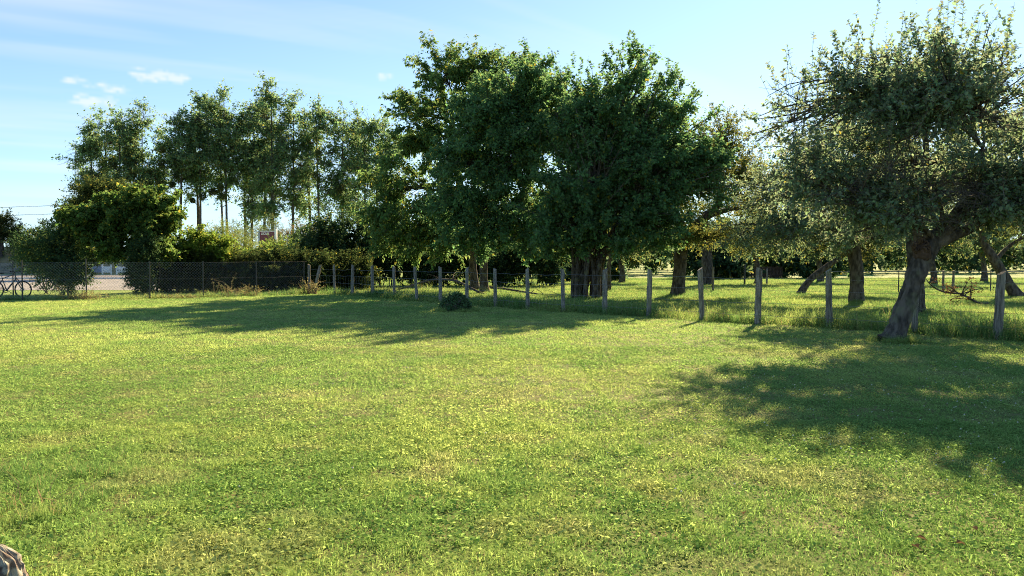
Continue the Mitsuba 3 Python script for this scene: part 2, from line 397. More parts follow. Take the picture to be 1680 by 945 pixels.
def blades(n, size, h, w, bend, seg, rng, clump=0.0):
    """A patch of grass blades on a square of the given size; uv = (random, height)."""
    xy = rng.uniform(-size / 2, size / 2, (n, 2))
    hh = h * rng.uniform(0.4, 1.25, n) * (0.1 + 1.9 * meshkit.fbm(np.c_[xy * 8, np.zeros(n)], 3, int(rng.integers(99))) ** 1.4)
    a = rng.uniform(0, 2 * np.pi, n)
    side = np.c_[np.cos(a), np.sin(a), 0 * a]
    lean_a = a + np.pi / 2 + rng.normal(0, 0.5, n)
    lean = np.c_[np.cos(lean_a), np.sin(lean_a), 0 * a] * (hh * bend * rng.uniform(0.2, 1.5, n))[:, None]
    z = np.array([0, 0, 1.0])
    b = np.c_[xy, np.full(n, -0.004)]
    ww = (w * rng.uniform(0.6, 1.3, n))[:, None]
    H = hh[:, None]
    u = rng.random(n)
    if seg == 1:
        V = np.stack([b - side * ww / 2, b + side * ww / 2, b + lean + z * H * 0.85], 1)
        F, hv = np.array([[0, 1, 2]]), np.array([0, 0, 1.0])
    else:
        m = b + lean * 0.3 + z * H * 0.6
        t = b + lean * 1.15 + z * H * 0.85
        V = np.stack([b - side * ww / 2, b + side * ww / 2, m + side * ww * 0.4, m - side * ww * 0.4, t], 1)
        F, hv = np.array([[0, 1, 2], [0, 2, 3], [3, 2, 4]]), np.array([0, 0, 0.6, 0.6, 1.0])
    k = V.shape[1]
    F = (F[None] + (np.arange(n) * k)[:, None, None]).reshape(-1, 3)
    uv = np.stack([np.repeat(u, k), np.tile(hv, n)], 1)
    return V.reshape(-1, 3), F, uv


def clover(n, size, rng):
    """Clover-like rosettes: small round leaflets held nearly level."""
    xy = rng.uniform(-size / 2, size / 2, (n, 2))
    hgt = rng.uniform(0.012, 0.04, n)
    nrm = unit(np.c_[rng.normal(0, 0.35, (n, 2)), np.ones(n)])
    a = unit(np.cross(nrm, unit(rng.standard_normal((n, 3)))))
    b = np.cross(nrm, a)
    r = rng.uniform(0.006, 0.012, n)[:, None]
    c = np.c_[xy, hgt]
    V = np.stack([c + r * (math.cos(t) * a + math.sin(t) * b) for t in np.arange(5) * 2 * np.pi / 5], 1)
    F = (np.array([[0, 1, 2], [0, 2, 3], [0, 3, 4]])[None] + (np.arange(n) * 5)[:, None, None]).reshape(-1, 3)
    return V.reshape(-1, 3), F, np.stack([np.repeat(rng.uniform(0.1, 0.75, n), 5), np.full(5 * n, 0.6)], 1)


def both(a, b):
    return np.vstack([a[0], b[0]]), np.vstack([a[1], b[1] + len(a[0])]), np.vstack([a[2], b[2]])


rg = np.random.default_rng(11)
for v in range(4):
    m = both(blades(5200, 1.0, 0.046, 0.0044, 1.5, 2, rg), clover((1300, 2600, 1900, 900)[v], 1.0, rg))
    scene[f'lawn_patch_near_{v}'] = {'type': 'shapegroup', 'blades': ply((m[0], m[1]), 'lawn_blade', uv=m[2])}
    m = both(blades(3000, 1.0, 0.044, 0.0070, 1.3, 1, rg), clover((800, 1500, 1100, 500)[v], 1.0, rg))
    scene[f'lawn_patch_mid_{v}'] = {'type': 'shapegroup', 'blades': ply((m[0], m[1]), 'lawn_blade', uv=m[2])}
    m = blades(1900, 1.0, 0.042, 0.012, 1.2, 1, rg)
    scene[f'lawn_patch_far_{v}'] = {'type': 'shapegroup', 'blades': ply((m[0], m[1]), 'lawn_blade', uv=m[2])}
for v in range(3):
    m = blades(5200, 2.0, 0.15, 0.014, 0.7, 1, rg)
    scene[f'orchard_patch_{v}'] = {'type': 'shapegroup', 'blades': ply((m[0], m[1]), 'rough_blade', uv=m[2])}
    m = blades(520, 0.8, 0.30, 0.008, 0.6, 2, rg)
    scene[f'tuft_patch_{v}'] = {'type': 'shapegroup', 'blades': ply((m[0], m[1]), 'rough_blade', uv=m[2])}


def stuff_instances(name, label, cat, items):
    for k, (group, x, y, z, rot, sc, sz) in enumerate(items):
        scene[f'{name}__{k + 1:03d}'] = {'type': 'instance', 'group': {'type': 'ref', 'id': group}, 'to_world': T().translate([x, y, z]).rotate([0, 0, 1], rot).scale([sc, sc, sz])}
    labels[name] = {'label': label, 'category': cat, 'kind': 'stuff'}


lawn, orch, tuft = [], [], []
for y in np.arange(2.5, 36, 1.0):
    half = 0.665 * y + 1.6
    for x in np.arange(-math.ceil(half) + 0.5, half + 0.5, 1.0):
        fy_ = float(fence_y(x))
        if y > fy_ + 0.15:
            continue
        lod = 'near' if y < 7.2 else 'mid' if y < 13.2 else 'far'
        nz = float(meshkit.fbm(np.array([[x * 0.45, y * 0.45, 3.0]]), 2, 3)[0])
        v = int(rg.integers(4))
        lawn.append((f'lawn_patch_{lod}_{v}', x, y, 0, 90 * int(rg.integers(4)), 1.04, 0.75 + 0.7 * nz))
for y in np.arange(13, 60, 1.9):
    half = 0.665 * y + 2
    for x in np.arange(max(-10, -half), half, 1.9):
        if y < float(fence_y(x)) + 0.9 or (x < -8.5 and y < 36.5):
            continue
        nz = float(meshkit.fbm(np.array([[x * 0.3, y * 0.3, 8.0]]), 2, 3)[0])
        orch.append((f'orchard_patch_{int(rg.integers(3))}', x, y, 0, 90 * int(rg.integers(4)), 1.0, 0.32 + 0.72 * nz))
for a, b in zip(edge[:-1], edge[1:]):
    L = math.hypot(b[0] - a[0], b[1] - a[1])
    for s in np.arange(0, L, 0.42):
        x, y = a[0] + (b[0] - a[0]) * s / L, a[1] + (b[1] - a[1]) * s / L
        if abs(x) < 0.68 * y + 2:
            tuft.append((f'tuft_patch_{int(rg.integers(3))}', x + rg.normal() * 0.1, y + 0.12 + abs(rg.normal()) * 0.25, 0, rg.uniform(0, 360), rg.uniform(0.7, 1.1), rg.uniform(0.35, 1.15) * (0.75 if x < -9.3 else 1)))
for _ in range(16):
    tuft.append((f'tuft_patch_{int(rg.integers(3))}', rg.uniform(-3.5, -2.55), rg.uniform(3.9, 5.4), 0, rg.uniform(0, 360), rg.uniform(0.25, 0.4), rg.uniform(0.15, 0.32)))
for _ in range(170):  # taller tufts in the orchard near the fence, ungrazed
    x = rg.uniform(-6, 13)
    y = float(fence_y(x)) + 0.4 + rg.exponential(1.3)
    tuft.append((f'tuft_patch_{int(rg.integers(3))}', x, y, 0, rg.uniform(0, 360), rg.uniform(0.8, 1.4), rg.uniform(0.5, 1.2)))
for tx, ty, r_, n_ in ((6.95, 14.06, 0.26, 16), (11.3, 21.6, 0.28, 12), (11.78, 26.4, 0.3, 12), (6.8, 31.7, 0.34, 14), (-1.2, 33.4, 0.28, 12), (-1.62, 22.3, 0.5, 26), (2.95, 29.2, 0.9, 24)):
    for _ in range(n_):
        a = rg.uniform(0, 2 * np.pi)
        tuft.append((f'tuft_patch_{int(rg.integers(3))}', tx + (r_ + 0.08) * math.cos(a), ty + (r_ + 0.08) * math.sin(a), 0, rg.uniform(0, 360), rg.uniform(0.2, 0.4), rg.uniform(0.2, 0.55)))
stuff_instances('lawn_grass', 'short mown grass and clover covering the lawn', 'grass', lawn)
stuff_instances('orchard_grass', 'longer uncut grass under the orchard trees', 'grass', orch)
stuff_instances('fence_line_grass', 'tall uncut grass along the foot of the fences', 'grass', tuft)

# ------------------------------------------------------------------ the leaning apple tree and its neighbours, right
APPLE = (0.20, 0.285, 0.17)
LEAN = [(6.88, 14.04, -0.06, 0.27), (6.98, 14.06, 0.10, 0.205), (7.12, 14.08, 0.5, 0.172), (7.28, 14.1, 0.95, 0.168), (7.45, 14.12, 1.4, 0.18), (7.66, 14.15, 1.75, 0.17), (8.05, 14.2, 2.15, 0.14), (8.4, 14.2, 2.7, 0.12), (8.6, 14.2, 3.5, 0.07)]
lean = tree('apple_tree', 'leaning old apple tree on the lawn edge with a torn reddish wound at its fork', 'tree', LEAN,
            [(6.9, 14.2, 3.9, 1.1, 1.3, 1.1), (8.3, 14.3, 4.5, 1.4, 1.5, 1.1), (9.9, 13.8, 3.9, 1.4, 1.5, 1.1), (7.6, 15.3, 3.2, 1.3, 1.2, 0.9), (9.2, 14.1, 3.0, 1.4, 1.4, 0.6), (7.4, 13.3, 4.5, 0.9, 0.9, 0.9), (11.0, 14.4, 4.2, 1.3, 1.3, 1.2), (7.2, 13.4, 2.75, 1.0, 0.8, 0.55), (8.6, 13.3, 2.75, 1.1, 0.9, 0.5), (10.0, 13.5, 2.75, 1.1, 0.9, 0.5), (6.3, 14.3, 2.8, 0.9, 1.0, 0.6), (5.5, 15.2, 4.2, 0.9, 1.1, 0.9), (6.7, 15.0, 4.7, 1.1, 1.2, 0.9), (9.4, 13.4, 2.35, 1.0, 0.7, 0.4), (6.0, 13.8, 2.75, 0.9, 0.9, 0.6), (5.3, 14.6, 3.2, 0.8, 0.9, 0.7), (8.0, 13.3, 2.55, 1.0, 0.7, 0.5), (10.7, 13.5, 2.5, 1.1, 0.8, 0.5), (6.9, 13.5, 2.4, 1.0, 0.7, 0.45), (8.3, 13.5, 2.35, 1.0, 0.7, 0.4), (9.6, 13.5, 2.9, 1.1, 0.8, 0.5)],
            101, 28, 13, 8, 0.084, 0.56, 0.34, APPLE, yellow=0.012, limb_r=0.3, gap=0.405, gap_size=1.1, ridge=0.17, sides=64, rings=150, fine=True, shoots=9, droop=0.1, shoot_len=0.75, extra=[[(7.62, 14.15, 1.72, 0.12), (8.2, 14.1, 2.0, 0.1), (9.0, 14.0, 2.4, 0.08), (9.9, 13.9, 3.2, 0.05)]])
# the torn wound: a ragged hollow collar with splinters
wr = np.random.default_rng(5)
wm = []
for k in range(16):
    a = k / 16 * 2 * np.pi
    o = np.array([7.36 + 0.11 * math.cos(a), 13.98 + 0.04 * math.sin(a * 2), 1.70 + 0.10 * math.sin(a)])
    wm.append(trunk_mesh(np.c_[np.vstack([o, o + [wr.normal() * 0.03, -0.06, 0.05], o + [wr.normal() * 0.05 - 0.04, -0.10 + wr.normal() * 0.02, 0.12 * wr.random()]]), [0.035, 0.028, 0.006]], 6, 6, 0.3, 0, k))
part(lean, 'torn_stub', join(wm + [trunk_mesh([(7.5, 14.1, 1.55, 0.15), (7.40, 14.02, 1.68, 0.13), (7.34, 13.97, 1.75, 0.08)], 16, 12, 0.3, 0.1, 3)]), 'torn_wood', True, 'torn reddish stub of a broken limb')

tree('apple_tree', 'tall upright apple tree whose dark trunk stands right behind the leaning trunk', 'tree', [(11.31, 21.6, -0.05, 0.30), (11.3, 21.6, 0.3, 0.235), (11.28, 21.6, 1.2, 0.21), (11.2, 21.6, 2.1, 0.2), (11.3, 21.5, 3.4, 0.14), (11.4, 21.5, 5.0, 0.07)],
     [(8.4, 20.8, 4.5, 1.2, 1.4, 1.2), (9.7, 20.5, 5.5, 1.5, 1.6, 1.2), (11.3, 21.3, 5.9, 1.7, 1.8, 1.4), (13.3, 21.6, 5.4, 1.7, 1.7, 1.5), (8.6, 21, 3.2, 1.5, 1.5, 0.9), (10.8, 20.2, 3.6, 1.6, 1.4, 1.0), (12.9, 21.5, 3.4, 1.6, 1.5, 0.9), (10.4, 22.6, 4.5, 1.6, 1.4, 1.3), (11.1, 20.1, 2.3, 1.0, 0.9, 0.6), (15.2, 22.0, 4.8, 1.7, 1.6, 1.5), (7.4, 20.9, 3.6, 1.0, 1.2, 1.0), (9.6, 20.6, 2.3, 1.2, 1.0, 0.6)],
     102, 32, 13, 8, 0.095, 0.56, 0.36, APPLE, yellow=0.012, gap=0.415, gap_size=1.0, wood='branches', ridge=0.08, sides=32, rings=60, shoots=8, droop=0.1, shoot_len=0.95)
tree('apple_tree', 'straight dark apple trunk standing in the orchard just left of the leaning tree', 'tree', [(11.78, 26.42, -0.05, 0.31), (11.78, 26.42, 0.3, 0.25), (11.75, 26.4, 1.2, 0.22), (11.6, 26.4, 2.0, 0.2), (11.5, 26.4, 3.4, 0.1)],
     [(9.8, 26, 3.5, 1.6, 1.6, 1.2), (11.8, 26.5, 4.2, 1.8, 1.8, 1.4), (13.6, 26.5, 3.3, 1.6, 1.5, 1.2), (10.7, 25.8, 2.3, 1.5, 1.3, 0.7), (8.9, 26, 2.6, 1.1, 1.1, 0.8), (8.3, 25.8, 3.5, 1.2, 1.2, 1.2), (7.7, 25.9, 2.4, 1.0, 1.0, 0.7), (8.6, 24.4, 2.1, 1.2, 1.0, 0.6), (12.6, 25.6, 2.4, 1.2, 1.0, 0.5)],
     103, 42, 10, 8, 0.095, 0.52, 0.36, APPLE, wood='branches', droop=0.2, shoots=3)
tree('apple_tree', 'low apple tree with a thin trunk slanting steeply to the right', 'tree', [(12.22, 32.81, -0.05, 0.2), (12.4, 32.8, 0.3, 0.15), (12.75, 32.8, 0.72, 0.13), (13.3, 32.8, 1.15, 0.12), (13.9, 32.7, 1.6, 0.11), (14.6, 32.5, 2.2, 0.08)],
     [(15.2, 32.5, 3.0, 1.9, 1.8, 1.1), (13.4, 33, 2.6, 1.6, 1.5, 0.8), (14.6, 32.2, 1.9, 1.1, 1.0, 0.5)], 104, 50, 8, 8, 0.085, 0.52, 0.36, (0.14, 0.17, 0.05), droop=0.25, yellow=0.1)
tree('apple_tree', 'thick apple trunk right of the hazel, splitting into two limbs', 'tree', [(6.80, 31.71, -0.05, 0.36), (6.82, 31.7, 0.3, 0.29), (6.88, 31.7, 1.2, 0.25), (7.0, 31.7, 2.1, 0.24), (7.3, 31.7, 2.7, 0.2), (7.9, 31.6, 3.2, 0.16), (8.3, 31.5, 4.6, 0.08)],
     [(6.4, 31.7, 4.6, 1.6, 1.8, 1.4), (8.4, 31.5, 5.4, 1.6, 1.8, 1.6), (9.7, 31.3, 3.7, 1.2, 1.5, 0.9), (7.8, 31, 2.3, 1.8, 1.4, 0.5), (8.5, 31.5, 6.5, 1.3, 1.4, 1.1), (5.8, 31.4, 3.0, 1.3, 1.2, 0.6), (9.6, 31.2, 5.0, 1.2, 1.3, 1.1), (9.4, 31.2, 2.2, 1.1, 1.0, 0.6)],
     105, 40, 11, 8, 0.10, 0.52, 0.38, (0.14, 0.18, 0.06), wood='branches', extra=[[(7.15, 31.7, 2.4, 0.16), (6.9, 31.6, 3.0, 0.14), (6.6, 31.6, 3.5, 0.11), (6.3, 31.6, 4.4, 0.06)], [(7.7, 31.6, 3.05, 0.13), (8.4, 31.5, 3.4, 0.1), (9.3, 31.4, 3.55, 0.08), (10.0, 31.3, 3.45, 0.05)]], yellow=0.12)
tree('apple_tree', 'distant apple trunk seen between the forked tree and the slatted fence', 'tree', [(11.17, 44.27, -0.05, 0.42), (11.2, 44.27, 0.4, 0.34), (11.15, 44.3, 1.5, 0.3), (11.1, 44.3, 2.6, 0.24), (11.0, 44.3, 4.2, 0.12)],
     [(9.5, 44, 4.0, 2.0, 1.8, 1.3), (12.2, 44.3, 4.6, 2.1, 2, 1.6), (13.8, 44, 3.0, 1.8, 1.6, 1.0), (11, 43.5, 2.8, 2.0, 1.4, 0.7)], 106, 40, 8, 7, 0.11, 0.55, 0.4, (0.11, 0.155, 0.045), wood=False, yellow=0.06)
tree('apple_tree', 'apple tree at the right edge with a trunk leaning to the left', 'tree', [(20.1, 30.69, -0.05, 0.30), (19.9, 30.69, 0.25, 0.23), (19.6, 30.7, 0.7, 0.2), (19.3, 30.7, 1.2, 0.19), (18.9, 30.7, 1.8, 0.16), (18.5, 30.7, 2.8, 0.09)],
     [(18.2, 30.5, 3.2, 1.7, 1.6, 1.1), (20.2, 30.5, 3.2, 1.8, 1.6, 1.1), (22, 30.8, 2.8, 1.6, 1.5, 0.9), (19.2, 30.6, 4.5, 1.8, 1.7, 1.2)], 107, 52, 9, 8, 0.09, 0.52, 0.38, (0.12, 0.16, 0.05), yellow=0.05)
tree('sapling', 'thin forked sapling standing between the hazel clump and the forked apple tree', 'tree', [(4.47, 35.9, -0.05, 0.13), (4.5, 35.9, 0.7, 0.1), (4.55, 35.9, 1.5, 0.09), (4.9, 35.9, 2.2, 0.07), (5.4, 35.9, 3.0, 0.04)],
     [(4.2, 36, 3.4, 1.1, 1, 0.9), (5.5, 36, 3.4, 1.1, 1, 0.9)], 108, 40, 7, 7, 0.09, 0.55, 0.35, (0.11, 0.15, 0.04))

for k, (x, y, h, lab) in enumerate([(14.6, 46, 4.6, 'light green apple tree further back, left of the slanting trunk'), (19.5, 49, 4.4, 'apple tree further back, between the slanting trunk and the straight trunk'), (24.5, 45, 4.8, 'apple tree further back, behind the leaning apple tree'), (30.5, 50, 4.6, 'apple tree further back at the right edge'), (6.8, 48, 4.4, 'apple tree further back, between the sapling and the forked apple tree')]):
    tree('apple_tree', lab, 'tree', [(x, y, -0.05, 0.26), (x + 0.05, y, 0.4, 0.19), (x - 0.1, y, 1.5, 0.16), (x, y, h * 0.7, 0.08)],
         [(x - 1.3, y, h * 0.62, 1.6, 1.5, 1.1), (x + 1.2, y - 0.2, h * 0.66, 1.6, 1.5, 1.2), (x, y - 0.8, h * 0.45, 2.0, 1.2, 0.8), (x + 0.2, y + 0.2, h * 0.86, 1.4, 1.3, 0.8)], 120 + k, 30, 10, 7, 0.14, 0.56, 0.42, ((0.19, 0.27, 0.11), (0.13, 0.2, 0.09))[k % 2], wood='branches', gap=0.38, sides=10, rings=14, yellow=0.06)

# ------------------------------------------------------------------ the walnuts and the hazel, middle
DARK = (0.14, 0.26, 0.105)
hz_rng = np.random.default_rng(20)
hz_lobes = [(4.3, 29, 7.7, 1.6, 1.8, 1.7), (2.6, 28.6, 7.0, 1.5, 1.7, 1.5), (6.2, 29, 6.1, 1.6, 1.8, 1.6), (7.1, 29, 4.3, 1.1, 1.5, 1.3), (3.2, 28, 5.2, 2.1, 1.6, 1.8), (5.3, 28, 4.3, 1.8, 1.6, 1.5), (1.8, 28, 3.6, 1.7, 1.5, 1.4), (4.0, 27.8, 2.7, 1.9, 1.3, 0.9), (4.0, 29.8, 5.5, 2.4, 1.8, 1.9), (2.0, 28.2, 2.3, 1.5, 1.2, 0.8), (5.4, 28.2, 2.7, 1.4, 1.3, 0.9), (5.2, 29, 7.0, 1.5, 1.6, 1.5), (7.4, 29.3, 5.2, 0.9, 1.2, 1.1), (1.7, 29.6, 7.0, 1.1, 1.3, 1.3)]
hazel = thing('hazel_tree', 'big dark hazel clump with a fan of many stems rising from one base', 'tree')
hl = []
for k in range(24):
    a = hz_rng.uniform(0, 2 * np.pi)
    c = np.array(hz_lobes[k % len(hz_lobes)][:3]) + hz_rng.normal(size=3) * [0.5, 0.4, 0.5] * (k >= 14)
    foot = np.array([2.95 + 0.72 * math.cos(a) * hz_rng.random() ** 0.4, 29.3 + 0.5 * math.sin(a), -0.05])
    mid = foot + (c - foot) * 0.4 + [0, 0, 0.7]
    mid[0] = foot[0] + (mid[0] - foot[0]) * 0.55
    l = np.c_[np.vstack([foot, mid, c]), [hz_rng.uniform(0.07, 0.12), 0.06, 0.02]]
    part(hazel, 'stem', trunk_mesh(l, 8, 18, 0.12, 0, k), 'bark', True)
    hl.append(l)
(V, F, C), w = grow(hz_rng, hl[:14], hz_lobes, 42, 20, 8, 0.13, 0.78, 0.40, DARK, inner=0.5, gap=0.36, gap_size=0.9, wood='branches', droop=0.25, yellow=0.03, shoots=4, shoot_len=0.6)
part(hazel, 'twigs', w, 'bark', stuff=True)
part(hazel, 'crown', (V, F), 'leaf', color=C, stuff=True)
tree('walnut_tree', 'dense dark tree with a rounded crown and a grey trunk left of the hazel clump', 'tree', [(-1.19, 33.4, -0.05, 0.28), (-1.2, 33.4, 0.3, 0.2), (-1.25, 33.4, 1.4, 0.175), (-1.2, 33.2, 2.6, 0.16), (-0.8, 32.4, 4.4, 0.15), (-0.2, 31.5, 7.0, 0.06)],
     [(0.3, 31, 8.4, 1.6, 1.8, 1.3), (1.3, 31, 7.0, 1.2, 1.6, 1.5), (-1.0, 30.5, 7.0, 1.5, 1.7, 1.5), (-1.8, 30.5, 5.2, 1.5, 1.6, 1.4), (0.4, 30, 5.2, 1.9, 1.6, 1.7), (-0.9, 30.3, 3.4, 1.8, 1.5, 1.1), (1.3, 30, 3.2, 1.5, 1.4, 1.0), (-0.2, 31.3, 6.4, 2.0, 1.5, 1.8), (-1.6, 31.0, 2.2, 1.4, 1.3, 0.8), (0.6, 30.4, 2.3, 1.7, 1.3, 0.8), (-2.6, 31, 3.6, 1.2, 1.2, 1.3)],
     202, 42, 20, 8, 0.135, 0.7, 0.40, DARK, inner=0.5, gap=0.36, gap_size=0.9, wood='branches', droop=0.3, yellow=0.03, shoots=3, shoot_len=0.5)
tree('walnut_tree', 'tall walnut tree with loose drooping leaves, its crown showing sky at the left edge', 'tree', [(-1.76, 36.6, -0.05, 0.3), (-1.8, 36.6, 0.4, 0.22), (-1.9, 36.6, 1.8, 0.19), (-2.2, 36.3, 3.6, 0.17), (-2.6, 35.9, 6.0, 0.15), (-2.7, 35.7, 9.0, 0.07)],
     [(-3.1, 35.5, 9.8, 1.5, 1.7, 1.5), (-1.5, 35.5, 10.0, 1.2, 1.5, 1.3), (-4.2, 35.5, 8.0, 1.4, 1.7, 1.6), (-5.3, 35.5, 4.9, 1.5, 1.8, 1.2), (-3.2, 35, 6.4, 1.9, 1.6, 1.7), (-3.3, 34.5, 3.5, 2.0, 1.5, 1.3), (-5.1, 35, 2.9, 1.3, 1.5, 0.8), (-1.3, 35, 8.0, 1.6, 1.5, 1.5), (0.3, 35.3, 9.4, 1.4, 1.4, 1.1), (-3.2, 34.6, 1.9, 1.5, 1.2, 0.75), (-5.0, 34.8, 2.0, 1.2, 1.2, 0.7), (-6.1, 35.2, 4.1, 1.0, 1.3, 1.1), (-6.2, 35.0, 3.0, 1.0, 1.1, 0.9), (-4.9, 35.3, 6.6, 1.2, 1.4, 1.2)],
     203, 26, 16, 9, 0.18, 0.48, 0.46, (0.15, 0.25, 0.08), inner=0.5, gap=0.42, gap_size=1.1, wood='branches', droop=0.75, yellow=0.05, shoots=3, shoot_len=0.6)

# ------------------------------------------------------------------ shrubs and hedges behind the fences
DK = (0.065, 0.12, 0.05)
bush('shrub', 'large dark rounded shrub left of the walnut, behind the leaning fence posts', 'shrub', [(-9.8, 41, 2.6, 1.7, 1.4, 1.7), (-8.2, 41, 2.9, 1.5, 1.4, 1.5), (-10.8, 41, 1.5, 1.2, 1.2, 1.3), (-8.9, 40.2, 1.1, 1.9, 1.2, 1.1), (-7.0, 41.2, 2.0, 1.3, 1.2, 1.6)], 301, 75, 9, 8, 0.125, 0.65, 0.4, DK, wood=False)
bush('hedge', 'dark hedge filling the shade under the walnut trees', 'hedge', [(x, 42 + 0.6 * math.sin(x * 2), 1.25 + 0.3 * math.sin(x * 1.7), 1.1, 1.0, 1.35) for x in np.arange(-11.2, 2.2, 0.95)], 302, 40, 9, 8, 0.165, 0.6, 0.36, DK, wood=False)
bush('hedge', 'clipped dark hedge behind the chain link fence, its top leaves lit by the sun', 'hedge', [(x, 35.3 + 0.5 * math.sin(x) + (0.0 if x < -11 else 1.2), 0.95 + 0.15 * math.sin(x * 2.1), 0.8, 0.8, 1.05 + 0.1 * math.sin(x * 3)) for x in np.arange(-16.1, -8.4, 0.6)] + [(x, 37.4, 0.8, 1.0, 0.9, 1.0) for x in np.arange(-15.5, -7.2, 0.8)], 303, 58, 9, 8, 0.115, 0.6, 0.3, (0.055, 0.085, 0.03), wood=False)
tree('maple_tree', 'broad low maple behind the chain link fence, yellow green and sunlit on its right', 'tree', [(-15.5, 33.0, -0.05, 0.2), (-15.5, 33.0, 0.6, 0.15), (-15.7, 33.1, 1.6, 0.13), (-16.1, 33.3, 2.6, 0.1), (-16.3, 33.5, 3.4, 0.05)],
     [(-17.2, 33.4, 3.1, 1.7, 1.5, 0.9), (-15.3, 33.3, 3.5, 1.2, 1.3, 1.0), (-15.2, 33.2, 2.3, 1.2, 1.2, 0.9), (-18.4, 33.4, 2.9, 1.3, 1.3, 0.8), (-16.4, 33.6, 3.9, 1.3, 1.2, 0.7), (-17.1, 33.0, 2.0, 1.0, 0.9, 0.6)], 304, 48, 15, 8, 0.135, 0.95, 0.34, (0.11, 0.19, 0.05), inner=0.45, droop=0.3, yellow=0.08, wood=False)
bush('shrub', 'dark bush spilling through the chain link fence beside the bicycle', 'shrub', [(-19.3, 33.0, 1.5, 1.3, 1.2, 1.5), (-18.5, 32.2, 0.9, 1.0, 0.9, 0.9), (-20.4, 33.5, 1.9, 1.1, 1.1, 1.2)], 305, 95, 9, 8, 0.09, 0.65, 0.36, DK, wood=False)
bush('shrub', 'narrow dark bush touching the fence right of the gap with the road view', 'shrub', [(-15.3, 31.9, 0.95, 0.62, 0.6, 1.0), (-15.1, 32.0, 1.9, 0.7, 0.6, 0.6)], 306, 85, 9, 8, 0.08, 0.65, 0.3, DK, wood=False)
bush('shrub', 'yellow green sunlit bush above the hedge, right of the maple', 'shrub', [(-14.2, 35.0, 2.2, 0.95, 0.9, 0.75), (-13.4, 35.2, 1.9, 0.8, 0.8, 0.7)], 307, 80, 9, 8, 0.10, 0.9, 0.3, (0.18, 0.27, 0.05), yellow=0.06, wood=False)
bush('shrub', 'pale feathery bush behind the hedge, left of the maroon sign', 'shrub', [(-19.0, 51, 3.0, 1.3, 1.2, 1.1), (-17.6, 50.5, 2.2, 1.2, 1.2, 0.9)], 308, 80, 9, 8, 0.10, 0.3, 0.4, (0.18, 0.25, 0.07), yellow=0.1, yc=(0.3, 0.22, 0.08), wood=False)
bush('shrub', 'light green bush right of the maroon sign', 'shrub', [(-14.2, 48, 2.0, 1.1, 1.0, 1.0), (-12.9, 48, 1.8, 1.0, 1.0, 0.9)], 309, 70, 9, 8, 0.10, 0.6, 0.35, (0.17, 0.26, 0.06), wood=False)
bush('shrub', 'light green sunlit shrubs leaning over the top of the clipped hedge', 'shrub', [(x, 38.6, 1.55 + 0.22 * math.sin(x * 3), 0.8, 0.7, 0.45) for x in np.arange(-14.6, -9.8, 0.8)], 312, 56, 9, 8, 0.11, 0.7, 0.32, (0.17, 0.26, 0.06), wood=False, stems=1)
bush('shrub', 'grey green willow bush rising behind the maroon sign', 'shrub', [(-24.0, 78, 4.0, 2.0, 1.8, 1.8), (-28, 80, 3.6, 2.2, 1.8, 2.0)], 310, 80, 8, 7, 0.16, 0.3, 0.6, (0.11, 0.15, 0.07), wood=False)
bush('shrub', 'reddish brown thicket to the right of the sign, in front of the poplars', 'shrub', [(-20.5, 74, 3.8, 2.2, 1.5, 1.6), (-17.5, 74, 3.4, 2, 1.5, 1.6)], 311, 70, 8, 7, 0.15, 0.4, 0.5, (0.14, 0.12, 0.06), wood=False)

# ------------------------------------------------------------------ far trees, left
tree('round_tree', 'dark round tree on the skyline at the far left edge', 'tree', [(-56, 85, -0.05, 0.3), (-56, 85, 2.5, 0.22), (-56, 85, 5, 0.1)], [(-56.3, 85, 5.4, 2.2, 2, 1.9), (-58.5, 85, 4.6, 2.2, 2, 1.9), (-54.6, 85, 4.0, 1.4, 1.5, 1.5)], 401, 90, 8, 7, 0.18, 0.6, 0.5, (0.07, 0.10, 0.04), wood=False)
for k, (x, y, h, r, lab) in enumerate([(-51.3, 82, 5.0, 2.2, 'bright green bush between the dark round tree and the big bush behind the bicycle'), (-47.5, 80, 6.2, 2.2, 'pale green young tree rising left of the tall poplars'), (-57.5, 82, 3.2, 1.6, 'low bright bush at the foot of the dark round tree'), (-44, 78, 5.0, 2.4, 'green thicket at the foot of the leftmost poplars')]):
    bush('bush', lab, 'bush', [(x, y, h * 0.6, r, r * 0.8, h * 0.38), (x + r * 0.6, y, h * 0.38, r * 0.8, r * 0.7, h * 0.36)], 410 + k, 80, 8, 7, 0.17, 0.55, 0.5, (0.12, 0.16, 0.045), wood=False)
tree('dark_tree', 'dark spreading tree below the leftmost poplars, behind the maple', 'tree', [(-35.5, 60, -0.05, 0.3), (-34.5, 60, 3, 0.2), (-32, 60, 6, 0.08)], [(-32.0, 60, 6.6, 2.0, 1.8, 1.2), (-30.0, 60, 6.2, 1.9, 1.8, 1.4), (-33.4, 60, 5.4, 1.6, 1.5, 1.0), (-28.5, 60, 4.8, 1.9, 1.6, 1.6), (-31, 60, 4.4, 2.4, 1.6, 1.4)], 402, 90, 8, 7, 0.15, 0.6, 0.5, (0.06, 0.09, 0.03), wood=False)

